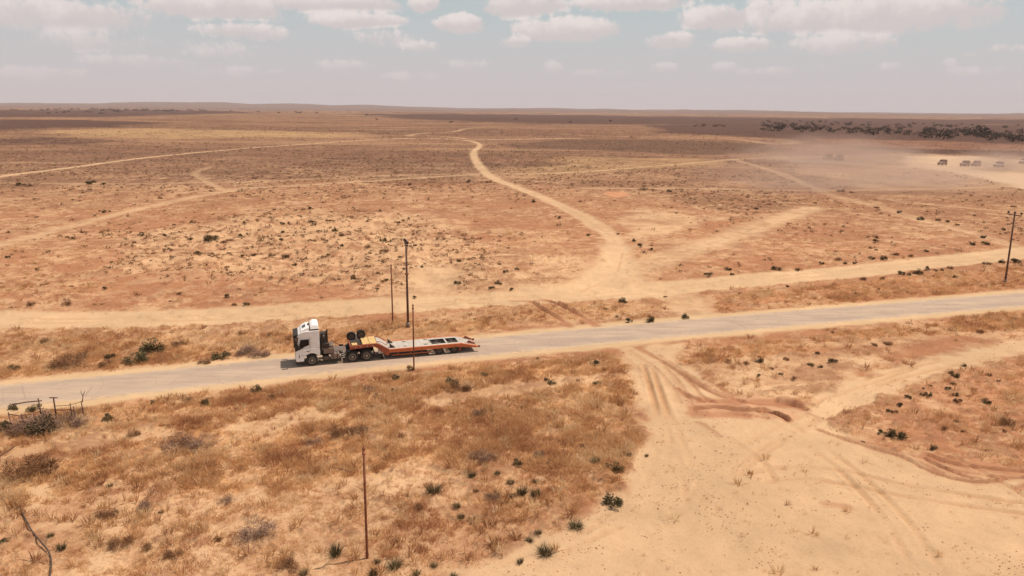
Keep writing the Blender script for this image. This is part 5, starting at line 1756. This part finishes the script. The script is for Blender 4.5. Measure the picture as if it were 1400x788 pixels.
# small clods and stalks on the sand
x, y, r_ = sample_cover(30000, 29, 75, 1.0, 91)
h_, c_, g_, t_ = survey(x, y)
sand_ = (g_ < .3)
clm = sstep(0, .5, fbm(x, y, 3.0, 3, 92) + .6 * fbm(x, y, .8, 2, 93))
keep = sand_ & (r_.random(len(x)) < .03 + .8 * clm) & (np.abs(dist_line(x, y, ROAD_C, 60)[0]) > 4.5)
x, y, h_ = x[keep], y[keep], h_[keep]


def clod_mesh(seed):
    random.seed(seed)
    bm = bmesh.new()
    bmesh.ops.create_icosphere(bm, subdivisions=1, radius=.06)
    for v_ in bm.verts:
        v_.co *= random.uniform(.6, 1.3)
        v_.co.z *= .6
    me = bpy.data.meshes.new("clod")
    bm.to_mesh(me)
    bm.free()
    return me


M_CLOD = cover_material("earth_clods", (.27, .13, .075), (.40, .22, .125), (.48, .31, .18))
scatter('earth_clods', np.stack([x, y, h_ + .01], -1), r_.uniform(.3, 1.0, len(x)) ** 1.5, r_.uniform(0, 6.28, len(x)), r_.random(len(x)), [clod_mesh(s) for s in range(4)], M_CLOD,
        'small earth clods strewn over the bare sand', 'clods')

# tiny bushes dotted over the plain, too many and too small to pick out
x, y, r_ = sample_cover(90000, 72, 900, 1.0, 95)
h_, c_, g_, t_ = survey(x, y)
cl_ = fbm(x, y, 26, 4, 96) + .5 * fbm(x, y, 120, 3, 97)
dark = 1 - sstep(.16, .34, c_[:, 0])
tk = np.full(len(x), 1e6)
for n_, L_, hw_, sf_, st_ in TRK:
    tk = np.minimum(tk, dist_line(x, y, L_, 8)[0] - hw_)
keep = (r_.random(len(x)) < .02 + .34 * sstep(-.05, .45, cl_) + .25 * dark + .30 * (in_poly(x, y, HUM) > 0)) & (tk > .8) & ((g_ > .03) | (c_[:, 0] < .19)) & (dist_line(x, y, ROAD_C, 60)[0] > 5)
x, y, h_ = x[keep], y[keep], h_[keep]
M_BUSH = cover_material("tiny_bushes", (.11, .075, .042), (.22, .115, .06), (.34, .19, .10), .3)


def bush_mesh(seed):
    random.seed(seed)
    v, f = [], []
    for i in range(26):
        p = Vector((random.gauss(0, .2), random.gauss(0, .2), abs(random.gauss(.12, .12))))
        nrm = Vector((random.uniform(-1, 1), random.uniform(-1, 1), random.uniform(0, 1))).normalized()
        u = nrm.orthogonal().normalized()
        w_ = nrm.cross(u)
        s1 = random.uniform(.06, .12)
        n = len(v)
        v += [p - u * s1, p + w_ * s1 * .7, p + u * s1, p - w_ * s1 * .7]
        f.append((n, n + 1, n + 2, n + 3))
    me = bpy.data.meshes.new("bush")
    me.from_pydata([tuple(p) for p in v], [], f)
    return me


scatter('tiny_bushes', np.stack([x, y, h_], -1), (.35 + 1.0 * r_.random(len(x)) ** 2.5) * np.interp(y, [72, 130, 300, 900], [.7, 1.1, 1.25, 1.7]), r_.uniform(0, 6.28, len(x)),
        r_.random(len(x)) ** 1.2, [bush_mesh(s) for s in range(5)], M_BUSH, 'tiny brown bushes dotting the wide dry plain', 'bushes')
print("grass tufts", N_GRASS, "bushes", len(x))
# ------------------------------------------------------------------ dusty air
def air_box():
    m = MB().box(-17500, 17500, -700, 18500, -30, 330)
    mt = bpy.data.materials.new("dusty_air")
    mt.use_nodes = True
    nt = mt.node_tree
    nt.nodes.remove(nt.nodes['Principled BSDF'])
    pv = nt.nodes.new('ShaderNodeVolumePrincipled')
    pv.inputs['Color'].default_value = (1.0, .93, .95, 1)
    pv.inputs['Density'].default_value = 4.0e-5
    pv.inputs['Anisotropy'].default_value = 0.0
    nt.links.new(pv.outputs[0], nt.nodes['Material Output'].inputs['Volume'])
    o = m.build('haze', mt)
    tag(o, 'thin pinkish dusty haze over the whole plain', 'haze', kind='stuff')


air_box()


def dust(px, py, sx, sy, sz, dens, label, lift=.35):
    x, y = gp(px, py)
    z = ground_z(x, y)
    bm = bmesh.new()
    bmesh.ops.create_icosphere(bm, subdivisions=3, radius=1)
    me = bpy.data.meshes.new("dust_cloud")
    bm.to_mesh(me)
    bm.free()
    mt = bpy.data.materials.new("drifting_dust")
    mt.use_nodes = True
    nt = mt.node_tree
    nt.nodes.remove(nt.nodes['Principled BSDF'])
    t = NT(nt)
    tcn = t.n('ShaderNodeTexCoord').outputs['Object']
    ln = t.n('ShaderNodeVectorMath', operation='LENGTH')
    t.link(tcn, ln.inputs[0])
    nz = t.noise(tcn, 2.6, 3.0)
    fall = t.smooth(ln.outputs['Value'], .15, 1.0, 1.0, 0.0)
    d_ = t.m('MULTIPLY', t.m('MULTIPLY', fall, t.smooth(nz.outputs[0], .34, .68, .12, 1.0)), dens)
    pv = t.n('ShaderNodeVolumePrincipled')
    pv.inputs['Color'].default_value = (1.0, .70, .56, 1)
    t.link(d_, pv.inputs['Density'])
    t.link(pv.outputs[0], nt.nodes['Material Output'].inputs['Volume'])
    me.materials.append(mt)
    o = bpy.data.objects.new('dust_cloud', me)
    link(o)
    o.location = (x, y, z + sz * lift)
    o.scale = (sx, sy, sz)
    tag(o, label, 'dust', kind='stuff')


dust(1378, 234, 26, 24, 9, .085, 'pale dust hanging round the half hidden vehicle on the flat')
dust(1140, 226, 52, 36, 12, .06, 'brown dust trailing behind the two vehicles by the scrub')
dust(1150, 262, 56, 36, 12, .04, 'thin dust drifting over the crossing of the tracks')
dust(1265, 254, 55, 18, 8, .022, 'broad thin dust veil over the ground before the vehicles')
